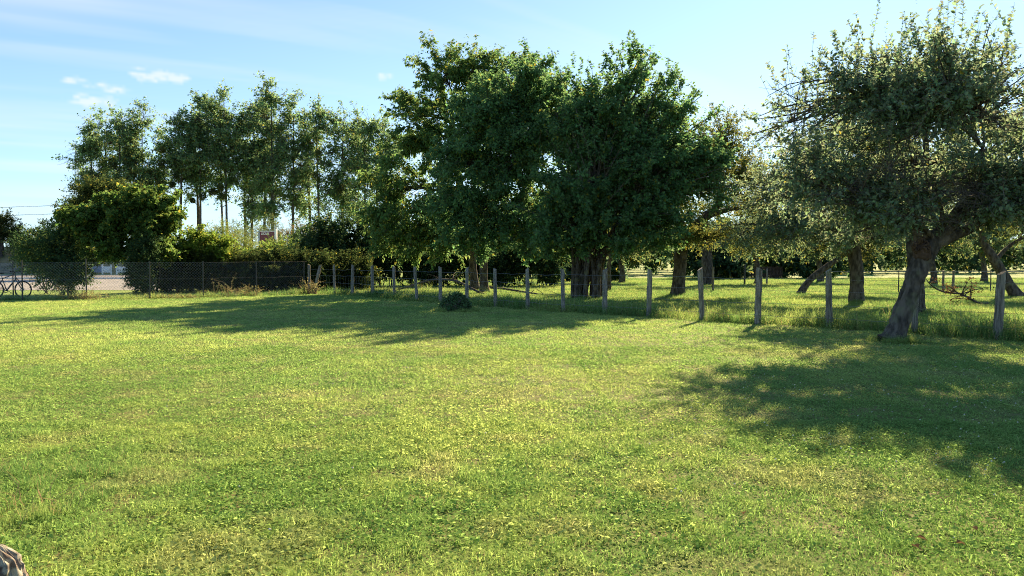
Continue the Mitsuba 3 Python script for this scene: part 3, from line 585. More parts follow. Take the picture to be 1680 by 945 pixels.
# poplars: tall, narrow, loose; seen against the sky
POP = [(-57.1, 105, 19.2, 1.9, 1.0, 5), (-54.9, 106, 20.6, 1.7, 1.0, 5.5), (-52.5, 104, 20.8, 1.6, 0.9, 6), (-50.0, 105, 22.0, 1.8, 1.0, 6), (-47.4, 106, 18.5, 1.5, 0.5, 10), (-44.6, 104, 21.0, 1.4, 0.75, 10.5), (-42.2, 105, 23.4, 1.9, 1.0, 9.8), (-38.6, 105, 24.4, 1.8, 0.9, 9.5),
       (-36.0, 107, 23.0, 1.7, 0.9, 7), (-32.4, 105, 25.0, 2.0, 1.05, 7), (-30.0, 106, 23.0, 1.7, 0.8, 7.5), (-26.1, 105, 22.4, 2.0, 0.75, 8), (-23.2, 106, 21.8, 1.8, 0.75, 8.5), (-19.9, 105, 21.0, 2.2, 0.75, 7), (-43.6, 108, 21.5, 1.2, 0.6, 11.5), (-40.3, 108, 22.5, 1.3, 0.6, 11.5), (-34.6, 108, 22.5, 1.3, 0.7, 10), (-37.3, 108.5, 22.0, 1.2, 0.6, 12), (-28.0, 108, 22.0, 1.7, 0.75, 8), (-21.6, 109, 20.5, 1.8, 0.7, 7), (-17.4, 106, 20.0, 2.0, 0.8, 6)]
PL = ['leftmost poplar of the tall row, with a dense crown', 'second poplar from the left in the tall row', 'third poplar from the left in the tall row', 'fourth poplar from the left, the tallest of the left clump', 'thin half bare poplar in the gap right of the left clump', 'slim poplar left of the middle group, hung with mistletoe',
      'dense poplar at the left of the middle group', 'tall pointed poplar second in the middle group', 'dark poplar in the centre of the middle group with leafy growth low on its trunk', 'tallest poplar of the row, pointed top over the maroon sign', 'poplar just right of the tallest one', 'thin airy poplar with mistletoe, left of the walnut', 'thin airy poplar, second to the left of the walnut', 'airy poplar half hidden behind the walnut crown', 'slim bare trunked poplar behind the left of the middle group', 'slim bare trunked poplar behind, second in the middle group', 'slim poplar behind the tallest one', 'slim bare trunked poplar behind the centre of the middle group', 'poplar standing back between the middle group and the airy right poplars', 'poplar standing back between the two rightmost airy poplars', 'rightmost poplar, just clear of the walnut crown']
for k, (x, y, h, r, dens, cb) in enumerate(POP):
    r *= 1.45
    rr = np.random.default_rng(500 + k)
    bend = rr.normal() * 0.5
    rt = rr.uniform(0.65, 1.0)
    tr = [(x, y, -0.05, 0.3 * rt), (x + bend * 0.2, y, h * 0.3, 0.21 * rt), (x + bend * 0.6, y, h * 0.6, 0.14 * rt), (x + bend, y, h * 0.93, 0.04)]
    lobes = []
    n = 10
    for m in range(n):
        z = cb + (h - cb) * (m + 0.5) / n
        w = r * 1.2 * (0.75 + 0.35 * math.sin(math.pi * (m + 0.7) / n)) * (0.75 if m == n - 1 else 1)
        a = rr.uniform(0, 6.28)
        u = rr.uniform(0.15, 0.6)
        lobes.append((x + bend * z / h + u * w * math.cos(a), y + u * w * math.sin(a), z + rr.normal() * 0.3, w * rr.uniform(0.7, 1.0), w * 0.8, (h - cb) / n * rr.uniform(1.1, 1.8)))
    if k in (2, 8, 9):
        lobes += [(x + 0.6, y, 7.5, 1.6, 1.4, 1.8), (x - 0.7, y, 5.4, 1.3, 1.2, 1.6)]
    tree('poplar_tree', PL[k], 'tree', tr, lobes, 520 + k, int(46 * dens), 6, 5, 0.31, 0.7, 0.8,  (0.19, 0.30, 0.14), bark='bark', limbs_as_parts=False, group='poplars in the tall row', wood='branches', fat=1.1, shell=1.8, gap=0.43, gap_size=1.6, spread=1.3, dense=1.05, up=0.7, droop=0.1, yellow=0.03, jitter=0.3, sides=8, rings=12)

# ------------------------------------------------------------------ far trees and bushes behind the orchard
FT = [(-3, 70, 5, 3), (2.5, 62, 4.6, 2.6), (7.5, 70, 5.5, 3.2), (13, 78, 6, 3.4), (19, 72, 5.0, 3.0), (25, 80, 6.0, 3.6), (31.5, 76, 5.0, 3.2), (38, 84, 5.6, 3.6), (45, 80, 5.2, 3.4), (52, 86, 5.6, 3.6), (59, 82, 5.2, 3.4), (15, 58, 3.4, 2.0), (22.5, 60.5, 3.2, 2.2), (0.5, 84, 5.5, 3.4), (10, 92, 6.5, 4), (22, 94, 6.5, 4), (35, 97, 6.5, 4.2), (49, 99, 6.6, 4.4), (63, 100, 7, 4.6), (5, 52, 2.2, 1.4)]
FL = ['dark bush far behind the walnut trunks', 'dark bush far behind the hazel stems', 'dark tree behind the forked apple tree', 'dark tree on the skyline left of the slatted fence', 'dark tree behind the slatted fence', 'dark tree behind the slanting apple trunk', 'dark tree behind the straight apple trunk', 'dark tree behind the leaning apple trunk', 'dark tree along the far field, left of the right edge', 'dark tree at the right end of the far field', 'dark tree past the far field at the right edge', 'small dark bush left of the slatted fence', 'small dark bush behind the right end of the slatted fence', 'tall bush at the back, between the walnut trunks and the hazel stems', 'tall bush at the back, seen through the forked apple tree', 'tall bush at the back, over the right end of the slatted fence', 'tall bush at the back, left of the leaning apple trunk', 'tall bush at the back, right of the leaning apple trunk', 'tall bush at the back, at the right edge', 'low bush behind the sapling']
for k, (x, y, h, r) in enumerate(FT):
    rr = np.random.default_rng(600 + k)
    r, h = r * 1.35, h * 1.12
    bush('field_bush', FL[k], 'bush', [(x, y, h * 0.6, r * 0.8, r * 0.7, h * 0.4), (x - r * 0.6, y, h * 0.42, r * 0.7, r * 0.6, h * 0.4), (x + r * 0.65, y, h * 0.4, r * 0.7, r * 0.6, h * 0.4), (x, y - 0.8, h * 0.25, r, r * 0.5, h * 0.26)], 620 + k, 24, 7, 6, 0.42, 0.6, 0.5, (0.08, 0.14, 0.07), stems=1, wood=False)

bush('far_hedge', 'long dark hedge closing the far side of the bright field', 'hedge', [(x, 107 + 1.5 * math.sin(x * 0.4), 2.0 + 0.7 * math.sin(x * 0.9), 2.0, 1.4, 2.3 + 0.6 * math.sin(x * 1.3)) for x in np.arange(-14, 92, 2.6)], 660, 24, 7, 6, 0.42, 0.6, 0.6, (0.08, 0.14, 0.075), stems=1, wood=False)

# ------------------------------------------------------------------ mistletoe balls
BALLS = [(-46.0, 15.8, 0.5, 5), (-46.1, 14.0, 0.8, 5), (-44.3, 12.4, 0.5, 5), (-46.4, 11.5, 0.62, 5), (-46.1, 10.7, 0.5, 5), (-44.7, 11.3, 0.4, 5), (-44.0, 10.0, 0.45, 5), (-41.2, 9.8, 0.6, 6), (-39.9, 10.5, 0.55, 7), (-38.7, 11.0, 0.5, 7), (-38.6, 9.8, 0.7, 7), (-42.5, 9.3, 0.4, 6), (-26.0, 12.6, 0.7, 11), (-23.1, 11.0, 0.6, 12), (-24.6, 14.2, 0.5, 12), (-25.7, 15.6, 0.55, 11), (-22.0, 12.0, 0.45, 12), (-52.4, 13.8, 0.7, 2), (-50.4, 12.7, 0.6, 3), (-29.8, 15.0, 0.7, 10)]
HOST = {2: 'third poplar from the left', 3: 'fourth poplar from the left', 5: 'slim poplar left of the middle group', 6: 'dense first poplar of the middle group', 7: 'pointed second poplar of the middle group', 10: 'poplar just right of the tallest one', 11: 'airy poplar left of the walnut', 12: 'airy poplar second left of the walnut'}
ORD = ('highest', 'second highest', 'third highest', 'fourth highest', 'fifth highest', 'sixth highest', 'lowest')
for k, (px, z, r, host) in enumerate(BALLS):
    zs = sorted((b[1] for b in BALLS if b[3] == host), reverse=True)
    which = 'only' if len(zs) == 1 else 'lowest' if z == zs[-1] else ORD[zs.index(z)]
    rr = np.random.default_rng(700 + k)
    key = thing('mistletoe_ball', f'{which} dark mistletoe ball hanging on the {HOST[host]}', 'mistletoe', 'mistletoe balls in the poplars')
    y = POP[host][1] - 1.7
    n = 420
    o = unit(rr.standard_normal((n, 3))) * (rr.random((n, 1)) ** 0.4)
    r *= 0.85
    o *= (0.55 + 0.9 * meshkit.fbm(unit(o) * 2.2, 2, 40 + k))[:, None] * [1, 1, rr.uniform(0.75, 1.1)]
    p = np.array([px, y, z]) + o * r * 0.9
    V, F, C = leaf_mesh(p, unit(o + 0.5 * rr.standard_normal((n, 3))), unit(rr.standard_normal((n, 3))), np.full(n, 0.2), np.full(n, 0.09), palette(n, rr, (0.09, 0.12, 0.05) if k % 3 else (0.14, 0.17, 0.06)), rr)
    part(key, 'sprigs', (V, F), 'leaf', color=C, stuff=True)
    st = unit(rr.standard_normal((26, 3)))
    part(key, 'stalks', tubes(np.stack([np.tile([px, y, z], (26, 1)), np.array([px, y, z]) + st * r * 0.8], 1), np.tile([0.03, 0.012], (26, 1)), 3), 'bark', stuff=True)
    part(key, 'bough', rod([px, y, z], [POP[host][0], POP[host][1], z - 0.9], 0.05, 5), 'pale_bark')

# ------------------------------------------------------------------ post and wire fence


def stake(x, y, h, r, lx, ly, seed, sides=14):
    pts = [(x, y, -0.15, r * 1.02), (x + lx * 0.35, y + ly * 0.35, h * 0.35, r), (x + lx * 0.7, y + ly * 0.7, h * 0.7, r * 0.97), (x + lx, y + ly, h, r * 0.9)]
    v, f = trunk_mesh(pts, sides, 30, 0.16, 0.05, seed)
    top = v[:, 2] > h - 0.06
    v[top, 2] += (v[top, 0] - x - lx) * (0.6 if seed % 2 else -0.5)
    return v, f


pr = np.random.default_rng(31)
fence = thing('post_fence', 'row of weathered grey wooden stakes with wire between lawn and orchard', 'fence')
tops = []
for k, (x, y, h) in enumerate(POSTS):
    lx, ly = pr.normal() * 0.045, pr.normal() * 0.045
    r = pr.uniform(0.052, 0.066) if k < 11 else pr.uniform(0.058, 0.074)
    if k == 17:
        r, lx = 0.078, 0.04
    part(fence, 'post', stake(x, y, h, r, lx, ly, k), 'stake_wood', 40)
    tops.append((x, y, lx / h, ly / h))
for z in (0.22, 0.5, 0.8, 1.06):
    P = []
    for k, (x, y, lx, ly) in enumerate(tops):
        P.append([x + lx * z, y + ly * z - 0.06, z])
        if k + 1 < len(tops):
            x2, y2 = tops[k + 1][:2]
            P.append([(x + x2) / 2, (y + y2) / 2 - 0.05, z - 0.015 + pr.normal() * 0.008])
    P = np.array(P)
    part(fence, 'wire', tubes(P[None], np.full((1, len(P)), 0.0034), 4), 'galvanised')
seg = []
for k in range(len(POSTS) - 1):
    a, b = POSTS[k], POSTS[k + 1]
    n = int(math.hypot(a[0] - b[0], a[1] - b[1]) / 0.15)
    for t in (np.arange(n) + 0.5) / n:
        q = np.array([a[0] + (b[0] - a[0]) * t, a[1] + (b[1] - a[1]) * t - 0.055])
        seg.append([[*q, 0.03], [*q, 0.8]])
part(fence, 'netting_stays', tubes(np.array(seg), np.full((len(seg), 2), 0.0011), 3), 'galvanised', stuff=True)
# the leaning strainer stake beside the fence end
k = thing('strainer_post', 'lone wooden stake leaning right beside the end of the chain link fence', 'post')
part(k, 'stake', stake(-8.5, 33.2, 1.24, 0.07, 0.27, 0.0, 77), 'stake_wood', 40)

# ------------------------------------------------------------------ chain link fence
link = thing('chain_link_fence', 'galvanised chain link fence on thin dark posts in front of the hedge', 'fence')
lp_ = np.array(LINK)
ls = np.r_[0, np.cumsum(np.linalg.norm(np.diff(lp_, axis=0), axis=1))]
for s, h in ((0.6, 1.45), (5.78, 1.45), (7.85, 1.5), (10.0, 1.42), (11.9, 1.42), (14.05, 1.4), (16.2, 1.36)):
    x, y = np.interp(s, ls, lp_[:, 0]), np.interp(s, ls, lp_[:, 1])
    part(link, 'post', rod([x, y + 0.03, -0.1], [x + 0.01, y + 0.03, h], 0.024, 8), 'dark_steel', 30)
seg, W, H = [], 0.105, 1.32
for direction in (1, -1):
    s = -H
    while s < ls[-1] + H:
        z0, z1, a, b = 0.06, 0.06 + H, s, s + H * direction
        for q in range(4):  # four pieces, so that the mesh follows the fence round its bend
            sa, sb = a + (b - a) * q / 4, a + (b - a) * (q + 1) / 4
            za, zb = z0 + (z1 - z0) * q / 4, z0 + (z1 - z0) * (q + 1) / 4
            if 0 <= min(sa, sb) and max(sa, sb) <= ls[-1]:
                seg.append([[np.interp(sa, ls, lp_[:, 0]), np.interp(sa, ls, lp_[:, 1]) - 0.003 * direction, za], [np.interp(sb, ls, lp_[:, 0]), np.interp(sb, ls, lp_[:, 1]) - 0.003 * direction, zb]])
        s += W
part(link, 'wire_mesh', tubes(np.array(seg), np.full((len(seg), 2), 0.0022), 3), 'galvanised', stuff=True)
for z in (0.1, 0.75, 1.38):
    P = np.array([[np.interp(s, ls, lp_[:, 0]), np.interp(s, ls, lp_[:, 1]) - 0.006, z] for s in np.linspace(0, ls[-1], 40)])
    part(link, 'line_wire', tubes(P[None], np.full((1, 40), 0.0022), 4), 'galvanised')
k = thing('steel_post', 'thin dark steel post standing behind the bicycle, beyond the fence corner', 'post')
part(k, 'shaft', rod([-19.49, 30.2, -0.1], [-19.49, 30.2, 1.36], 0.024, 8), 'dark_steel', 30)
part(k, 'cap', rod([-19.49, 30.2, 1.36], [-19.49, 30.2, 1.385], 0.03, 8), 'dark_steel', 30)

# dry weeds at the chain link fence
wr = np.random.default_rng(41)


def weed(name, label, x, y, n, h, spread, mat='straw', cat='weeds', w=0.006, lv=9):
    key = thing(name, label, cat)
    S = np.c_[x + wr.normal(0, spread * 0.35, n), y + wr.normal(0, 0.12, n), np.full(n, -0.01)]
    d = unit(np.c_[wr.normal(0, 0.45, (n, 2)), np.ones(n)])
    L = h * wr.uniform(0.35, 1.1, n)[:, None]
    mid, end = S + d * L * 0.6, S + d * L + np.c_[wr.normal(0, 0.28, (n, 2)), -np.abs(wr.normal(0, 0.2, n))] * L
    part(key, 'stems', tubes(np.stack([S, mid, end], 1), np.tile([w, w * 0.7, w * 0.3], (n, 1)), 3), mat, stuff=True)
    m = n * lv
    if not m:
        return
    i = wr.integers(0, n, m)
    t = wr.uniform(0.3, 1, m)
    p = bez(S[i], mid[i], end[i], t)
    V, F, C = leaf_mesh(p, unit(wr.standard_normal((m, 3)) + [0, 0, 0.3]), unit(wr.standard_normal((m, 3))), wr.uniform(0.03, 0.1, m), wr.uniform(0.01, 0.025, m), palette(m, wr, (0.26, 0.27, 0.13), 0.3), wr)
    part(key, 'leaves', (V, F), 'leaf', color=C, stuff=True)


weed('dry_weeds', 'brown dry weeds at the fence foot by the road view gap', -15.9, 28.5, 90, 0.42, 1.4)
weed('dry_weeds', 'tall bleached weed stalks at the fence in the middle of the hedge', -11.4, 30.7, 16, 0.95, 1.0, w=0.009)
weed('dry_weeds', 'bushy green and straw tuft at the foot of the fence, left of the two leaning stakes', -10.75, 31.2, 60, 0.6, 0.9)
weed('dry_weeds', 'brown dry weeds tangled between the two stakes at the fence corner', -8.6, 33.15, 70, 0.8, 0.4)
weed('dry_weeds', 'low brown cut weeds along the fence foot, right of the road view gap', -13.0, 29.5, 80, 0.22, 1.8)
weed('dry_weeds', 'dead stalks rising through the bush at the fence by the bicycle', -16.6, 28.7, 22, 0.9, 1.4, w=0.008)

# ------------------------------------------------------------------ bicycle behind the fence
bike = thing('bicycle', 'black mountain bicycle standing behind the chain link fence at the far left', 'bicycle')
BX, BY, R = -18.66, 29.5, 0.335
rear = BX - 1.06


def torus(x, z, R, r, n=36, m=8):
    t = trimesh.creation.torus(R, r, n, m)
    t.apply_transform(trimesh.transformations.rotation_matrix(np.pi / 2, [1, 0, 0]))
    t.apply_translation((x, BY, z))
    return t


for x, nm in ((BX, 'wheel'), (rear, 'wheel')):
    w = part(bike, nm, join([torus(x, R, R - 0.045, 0.011, 36, 6), rod([x, BY - 0.05, R], [x, BY + 0.05, R], 0.022, 10)]), 'alloy', 30)
    part(w, 'tyre', torus(x, R, R - 0.026, 0.026), 'rubber', True)
    a = np.arange(28) * 2 * np.pi / 28
    part(w, 'spokes', tubes(np.stack([np.stack([x + 0.02 * np.cos(a), BY + 0.02 * (-1.0) ** np.arange(28), R + 0.02 * np.sin(a)], 1), np.stack([x + (R - 0.05) * np.cos(a + 0.15), 0 * a + BY, R + (R - 0.05) * np.sin(a + 0.15)], 1)], 1), np.full((28, 2), 0.0012), 3), 'alloy', stuff=True)
    part(bike, 'brake_disc', trimesh.creation.annulus(0.05, 0.08, 0.004, transform=trimesh.transformations.translation_matrix((x, BY - 0.05, R)) @ trimesh.transformations.rotation_matrix(np.pi / 2, [1, 0, 0])), 'alloy', 30)
bb, seat, head_t, head_b = (rear + 0.43, BY, 0.30), (rear + 0.27, BY, 0.76), (BX - 0.30, BY, 0.92), (BX - 0.26, BY, 0.76)
fr_ = [rod(bb, seat, 0.018, 10), rod(seat, head_t, 0.02, 10), rod(bb, head_b, 0.026, 10), rod(head_b, head_t, 0.024, 10)]
for s in (-1, 1):
    fr_ += [rod([bb[0], BY + s * 0.035, bb[2]], [rear, BY + s * 0.065, R], 0.011, 8), rod([seat[0], BY + s * 0.02, seat[2] - 0.06], [rear, BY + s * 0.065, R], 0.010, 8)]
part(bike, 'frame', join(fr_), 'bike_paint', 30)
part(bike, 'fork', join([rod([head_b[0] - 0.004, BY, 0.78], [head_b[0] + 0.012, BY, 0.72], 0.03, 10)] + [rod([head_b[0] + 0.012, BY + s * 0.06, 0.74], [BX, BY + s * 0.06, R], 0.017, 8) for s in (-1, 1)] + [rod([head_b[0] + 0.012, BY - 0.07, 0.735], [head_b[0] + 0.012, BY + 0.07, 0.735], 0.016, 8)]), 'dark_steel', 30)
part(bike, 'seat_post', rod(seat, [seat[0] - 0.045, BY, 0.93], 0.014, 8), 'alloy', 30)
sx = seat[0] - 0.05
sv = trimesh.creation.icosphere(3)
sv.apply_scale((0.14, 0.07, 0.026))
vv = np.array(sv.vertices)
vv[:, 1] *= np.interp(vv[:, 0], [-0.14, 0.0, 0.14], [1.1, 0.8, 0.3])
vv[:, 2] += 0.10 * vv[:, 0] ** 2 / 0.14
part(bike, 'saddle', (vv + [sx, BY, 0.955], np.array(sv.faces)), 'rubber', True)
part(bike, 'handlebar', join([tubes(np.array([[[head_t[0] + 0.03, BY - 0.33, 1.03], [head_t[0] + 0.05, BY - 0.12, 1.02], [head_t[0] + 0.06, BY, 1.01], [head_t[0] + 0.05, BY + 0.12, 1.02], [head_t[0] + 0.03, BY + 0.33, 1.03]]]), np.full((1, 5), 0.014), 8, True), rod(head_t, [head_t[0] - 0.02, BY, 1.0], 0.018, 8), rod([head_t[0] - 0.02, BY, 0.99], [head_t[0] + 0.06, BY, 1.01], 0.017, 8)]), 'dark_steel', 30)
for s in (-1, 1):
    part(bike, 'grip', rod([head_t[0] + 0.03, BY + s * 0.33, 1.03], [head_t[0] + 0.042, BY + s * 0.21, 1.025], 0.019, 8), 'rubber', 30)
    part(bike, 'pedal', box(bb[0] + s * 0.14 - 0.045, bb[0] + s * 0.14 + 0.045, BY + s * 0.10 - 0.04, BY + s * 0.10 + 0.04, bb[2] - s * 0.1 - 0.012, bb[2] - s * 0.1 + 0.012), 'rubber')
part(bike, 'crank', join([rod([bb[0] + 0.14, BY + 0.06, bb[2] - 0.1], [bb[0], BY + 0.05, bb[2]], 0.012, 8), rod([bb[0] - 0.14, BY - 0.06, bb[2] + 0.1], [bb[0], BY - 0.05, bb[2]], 0.012, 8), rod([bb[0], BY - 0.06, bb[2]], [bb[0], BY + 0.06, bb[2]], 0.02, 10)]), 'dark_steel', 30)
part(bike, 'chainring', trimesh.creation.annulus(0.065, 0.088, 0.006, transform=trimesh.transformations.translation_matrix((bb[0], BY - 0.042, bb[2])) @ trimesh.transformations.rotation_matrix(np.pi / 2, [1, 0, 0])), 'dark_steel', 30)
part(bike, 'chain', join([rod([bb[0], BY - 0.042, bb[2] + 0.085], [rear, BY - 0.042, R + 0.04], 0.005, 4), rod([bb[0], BY - 0.042, bb[2] - 0.085], [rear, BY - 0.042, R - 0.09], 0.005, 4)]), 'dark_steel')

# ------------------------------------------------------------------ roadside things, sign, lamp, pylon, walls
sg = thing('sign_board', 'maroon sign board with white lettering on a white post, above the hedge', 'sign')
SX, SY = -18.95, 60.0
part(sg, 'panel', box(SX - 0.56, SX + 0.56, SY, SY + 0.05, 2.62, 3.62), 'maroon_panel')
part(sg, 'lower_strip', box(SX - 0.56, SX + 0.56, SY, SY + 0.05, 2.2, 2.6), 'white_paint', label='white lower strip of the sign board')
part(sg, 'post', box(SX + 0.565, SX + 0.74, SY - 0.03, SY + 0.12, -0.05, 3.85), 'white_paint')
part(sg, 'post', box(SX - 0.70, SX - 0.565, SY - 0.03, SY + 0.12, -0.05, 3.66), 'grey_paint')
part(sg, 'rail', box(SX - 0.70, SX + 0.565, SY - 0.02, SY + 0.08, 3.625, 3.68), 'white_paint')
tm = meshkit.text_mesh('LOCAUX', 0.2, 0.012, True)
tm.apply_translation(-tm.bounds[0])
tm.apply_scale((0.62 / tm.extents[0], 1, 1))
tm.apply_transform(trimesh.transformations.rotation_matrix(np.pi / 2, [1, 0, 0]))
tm.apply_translation((SX - 0.47, SY - 0.002, 3.36))
part(sg, 'lettering', tm, 'white_paint')
lamp = thing('lamp_post', 'thin dark pole rising behind the yellow green bush in front of the poplars', 'pole')
part(lamp, 'pole', rod([-22.4, 60, -0.05], [-22.4, 60, 5.6], 0.06, 8, 0.035), 'dark_steel', 30)
part(lamp, 'bracket', rod([-22.4, 60, 5.5], [-22.0, 60, 5.75], 0.03, 6), 'dark_steel')
wall = thing('low_wall', 'low grey stone wall along the foot of the dry bank at far left', 'wall')
for k, x in enumerate(np.arange(-80, -43.5, 1.2)):
    for r_ in range(3):
        o = 0.6 * (r_ % 2)
        part(wall, 'stone', box(x + o, x + o + 1.17, 79.0 + wr.uniform(-0.04, 0.04), 79.45, r_ * 0.37, r_ * 0.37 + 0.355), 'stone')
bar = thing('road_barrier', 'white and blue grey roadside barrier seen through the gap in the bushes', 'barrier')
for x0, x1, m in ((-41.4, -40.3, 'blue_grey'), (-40.2, -39.5, 'white_paint'), (-38.8, -37.6, 'white_paint')):
    part(bar, 'panel', box(x0, x1, 76.0, 76.06, 0.18, 0.78), m)
for x in (-41.5, -40.25, -39.4, -38.85, -37.5):
    part(bar, 'post', box(x - 0.05, x + 0.05, 75.96, 76.1, -0.02, 1.0), 'white_paint')
py = thing('lattice_mast', 'lattice steel mast half hidden behind the leftmost poplar', 'pylon')
legs, br = [], []
PX, PY, PH = -83.5, 150.0, 23.5
cor = [(-1, -1), (1, -1), (1, 1), (-1, 1)]
wz = lambda z: 0.95 - 0.55 * z / PH
for cx, cy in cor:
    part(py, 'leg', rod([PX + cx * wz(0), PY + cy * wz(0), -0.05], [PX + cx * wz(PH), PY + cy * wz(PH), PH], 0.07, 4), 'galvanised')
for z in np.arange(0, PH - 1.4, 1.5):
    for a in range(4):
        c0, c1 = cor[a], cor[(a + 1) % 4]
        br += [rod([PX + c0[0] * wz(z), PY + c0[1] * wz(z), z], [PX + c1[0] * wz(z + 1.5), PY + c1[1] * wz(z + 1.5), z + 1.5], 0.04, 3), rod([PX + c0[0] * wz(z), PY + c0[1] * wz(z), z], [PX + c1[0] * wz(z), PY + c1[1] * wz(z), z], 0.04, 3)]
part(py, 'bracing', join(br), 'galvanised', stuff=True)
for z in (12.0, 14.5, 19.0):
    part(py, 'cross_arm', rod([PX - 2.2, PY, z], [PX + 2.2, PY, z], 0.09, 4), 'galvanised')
for i_, z in enumerate((12.0, 10.4)):
    s = np.linspace(0, 1, 20)
    P = np.stack([PX - 0.5 - 130 * s, PY + 12 * s, z - 2.0 * 4 * s * (1 - s) * 0.5 + 0 * s], 1)
    k = thing('power_line', ('upper' if i_ == 0 else 'lower') + ' of the two thin power lines crossing the sky at far left', 'power line')
    part(k, 'cable', tubes(P[None], np.full((1, 20), 0.035), 4), 'dark_steel')

# ------------------------------------------------------------------ far orchard fences
wf = thing('field_fence', 'light wire and rail fence before the bright field at right', 'fence')
for x in (19.3, 19.75, 23.0, 25.0):
    part(wf, 'post', stake(x, 34.6, 0.98, 0.055, 0, 0, int(x * 10)), 'stake_wood', 40)
for x in (15.5, 17.3, 21.42, 27.0):
    part(wf, 'steel_post', rod([x, 34.6, -0.05], [x, 34.6, 1.0], 0.022, 6), 'dark_steel')
for z, r_ in ((0.95, 0.014), (0.62, 0.005), (0.36, 0.005), (0.12, 0.005)):
    part(wf, 'wire', rod([14, 34.58, z], [28.5, 34.58, z], r_, 4), 'galvanised')
xs = np.arange(14, 28.5, 0.2)
part(wf, 'netting', tubes(np.stack([np.c_[xs, xs * 0 + 34.585, xs * 0 + 0.05], np.c_[xs, xs * 0 + 34.585, xs * 0 + 0.62]], 1), np.full((len(xs), 2), 0.0018), 3), 'galvanised', stuff=True)
sf = thing('slat_fence', 'brown slatted wooden fence far behind the orchard', 'fence')
xs = np.arange(15.6, 20.6, 0.11)
for x in xs:
    part(sf, 'slat', box(x, x + 0.085, 59.0, 59.03, 0.05, 0.92 + wr.normal() * 0.02), 'torn_wood')
for z in (0.25, 0.72):
    part(sf, 'rail', box(15.55, 20.65, 59.032, 59.08, z, z + 0.08), 'torn_wood')
for k, (x, y, h, lab) in enumerate([(9.1, 35.0, 1.15, 'weathered stake in the orchard beside the sixth apple trunk'), (13.3, 44.2, 1.2, 'thin dark stake in front of the slatted fence'), (4.0, 38.5, 1.0, 'small grey stake behind the sapling'), (14.6, 44.3, 0.95, 'short leafy stake right of the thin dark stake')]):
    k_ = thing('stake', lab, 'post')
    part(k_, 'shaft', stake(x, y, h, 0.05, 0, 0, 90 + k), 'stake_wood' if k != 1 else 'dark_steel', 40)

# ------------------------------------------------------------------ ivy mound, fallen branches, near post, flowers, fallen leaves
iv = thing('ivy_mound', 'low round mound of dark ivy on the lawn in front of the fence', 'ivy')
ir = np.random.default_rng(61)
n = 3800
o = unit(ir.standard_normal((n, 3)))
o[:, 2] = np.abs(o[:, 2])
rad = 0.93 + 0.2 * (meshkit.fbm(o * 3.0, 3, 8) - 0.5) * 2
p = np.array([-1.62, 22.3, 0.0]) + o * np.array([0.47, 0.45, 0.56]) * rad[:, None] * ir.uniform(0.8, 1.04, (n, 1))
V, F, C = leaf_mesh(p, unit(o * 0.5 + [0, 0, -0.25] + 0.6 * ir.standard_normal((n, 3))), unit(o + 0.4 * ir.standard_normal((n, 3))), ir.uniform(0.04, 0.075, n), ir.uniform(0.035, 0.065, n), palette(n, ir, (0.13, 0.22, 0.10), 0.25, 0.0), ir, fine=True)
part(iv, 'leaves', (V, F), 'leaf', color=C, stuff=True)
ico = trimesh.creation.icosphere(3)
vv = np.array(ico.vertices) * [0.40, 0.38, 0.47]
part(iv, 'stump', (vv[:, :] + [-1.62, 22.3, 0.0], np.array(ico.faces)), 'bark', True)

fr = np.random.default_rng(71)


def fallen(label, pts, forks, dry, seed):
    key = thing('fallen_branch', label, 'branch')
    part(key, 'stem', trunk_mesh(pts, 8, 26, 0.2, 0, seed), 'bark', True)
    c = spline(pts, 40)
    ends = []
    for _ in range(forks):
        k = int(fr.integers(8, 40))
        d = unit(np.r_[fr.normal(size=2), abs(fr.normal()) * 0.6])
        L = fr.uniform(0.3, 0.8)
        a = c[k, :3]
        l = [(*a, c[k, 3] * 0.6), (*(a + d * L * 0.5 + [0, 0, 0.03]), c[k, 3] * 0.4), (*(a + d * L), 0.004)]
        part(key, 'fork', trunk_mesh(l, 5, 8, 0.1, 0, seed), 'bark', True)
        ends += [a + d * L * t for t in fr.uniform(0.4, 1.1, dry)]
    if dry:
        p = np.array(ends) + fr.normal(0, 0.05, (len(ends), 3))
        p[:, 2] = np.maximum(p[:, 2], 0.05)
        m = len(p)
        V, F, C = leaf_mesh(p, unit(fr.standard_normal((m, 3)) + [0, 0, -0.6]), unit(fr.standard_normal((m, 3))), fr.uniform(0.05, 0.09, m), fr.uniform(0.03, 0.05, m), palette(m, fr, (0.11, 0.065, 0.035), 0.3, 0), fr, fold=0.4, curl=0.4)
        part(key, 'dead_leaves', (V, F), 'leaf', color=C, stuff=True)


fallen('fallen branch with brown dead leaves lying right of the leaning tree', [(15.6, 25.3, 0.06, 0.03), (15.1, 25.35, 0.16, 0.035), (14.7, 25.35, 0.36, 0.035), (14.3, 25.35, 0.40, 0.03), (13.9, 25.4, 0.55, 0.025), (13.6, 25.4, 0.85, 0.012)], 15, 16, 1)
fallen('bare dark fallen branch at the right edge behind the last post', [(15.6, 23.0, 0.10, 0.03), (16.2, 22.8, 0.12, 0.05), (17.2, 22.6, 0.05, 0.06), (18.5, 22.5, 0.05, 0.06)], 4, 5, 2)
fallen('long arched grey branch lying under the walnut between the posts', [(-5.2, 35.0, 0.12, 0.03), (-4.2, 34.2, 0.40, 0.045), (-3.3, 33.4, 0.62, 0.05), (-2.3, 32.6, 0.55, 0.05), (-1.6, 32.0, 0.25, 0.05), (-1.1, 31.6, 0.06, 0.04)], 5, 0, 3)
fallen('bare fallen branch on the grass to the right of the grey walnut trunk', [(-0.9, 32.4, 0.30, 0.05), (0.0, 32.0, 0.22, 0.045), (1.0, 31.7, 0.08, 0.03), (1.9, 31.5, 0.05, 0.015)], 4, 0, 4)

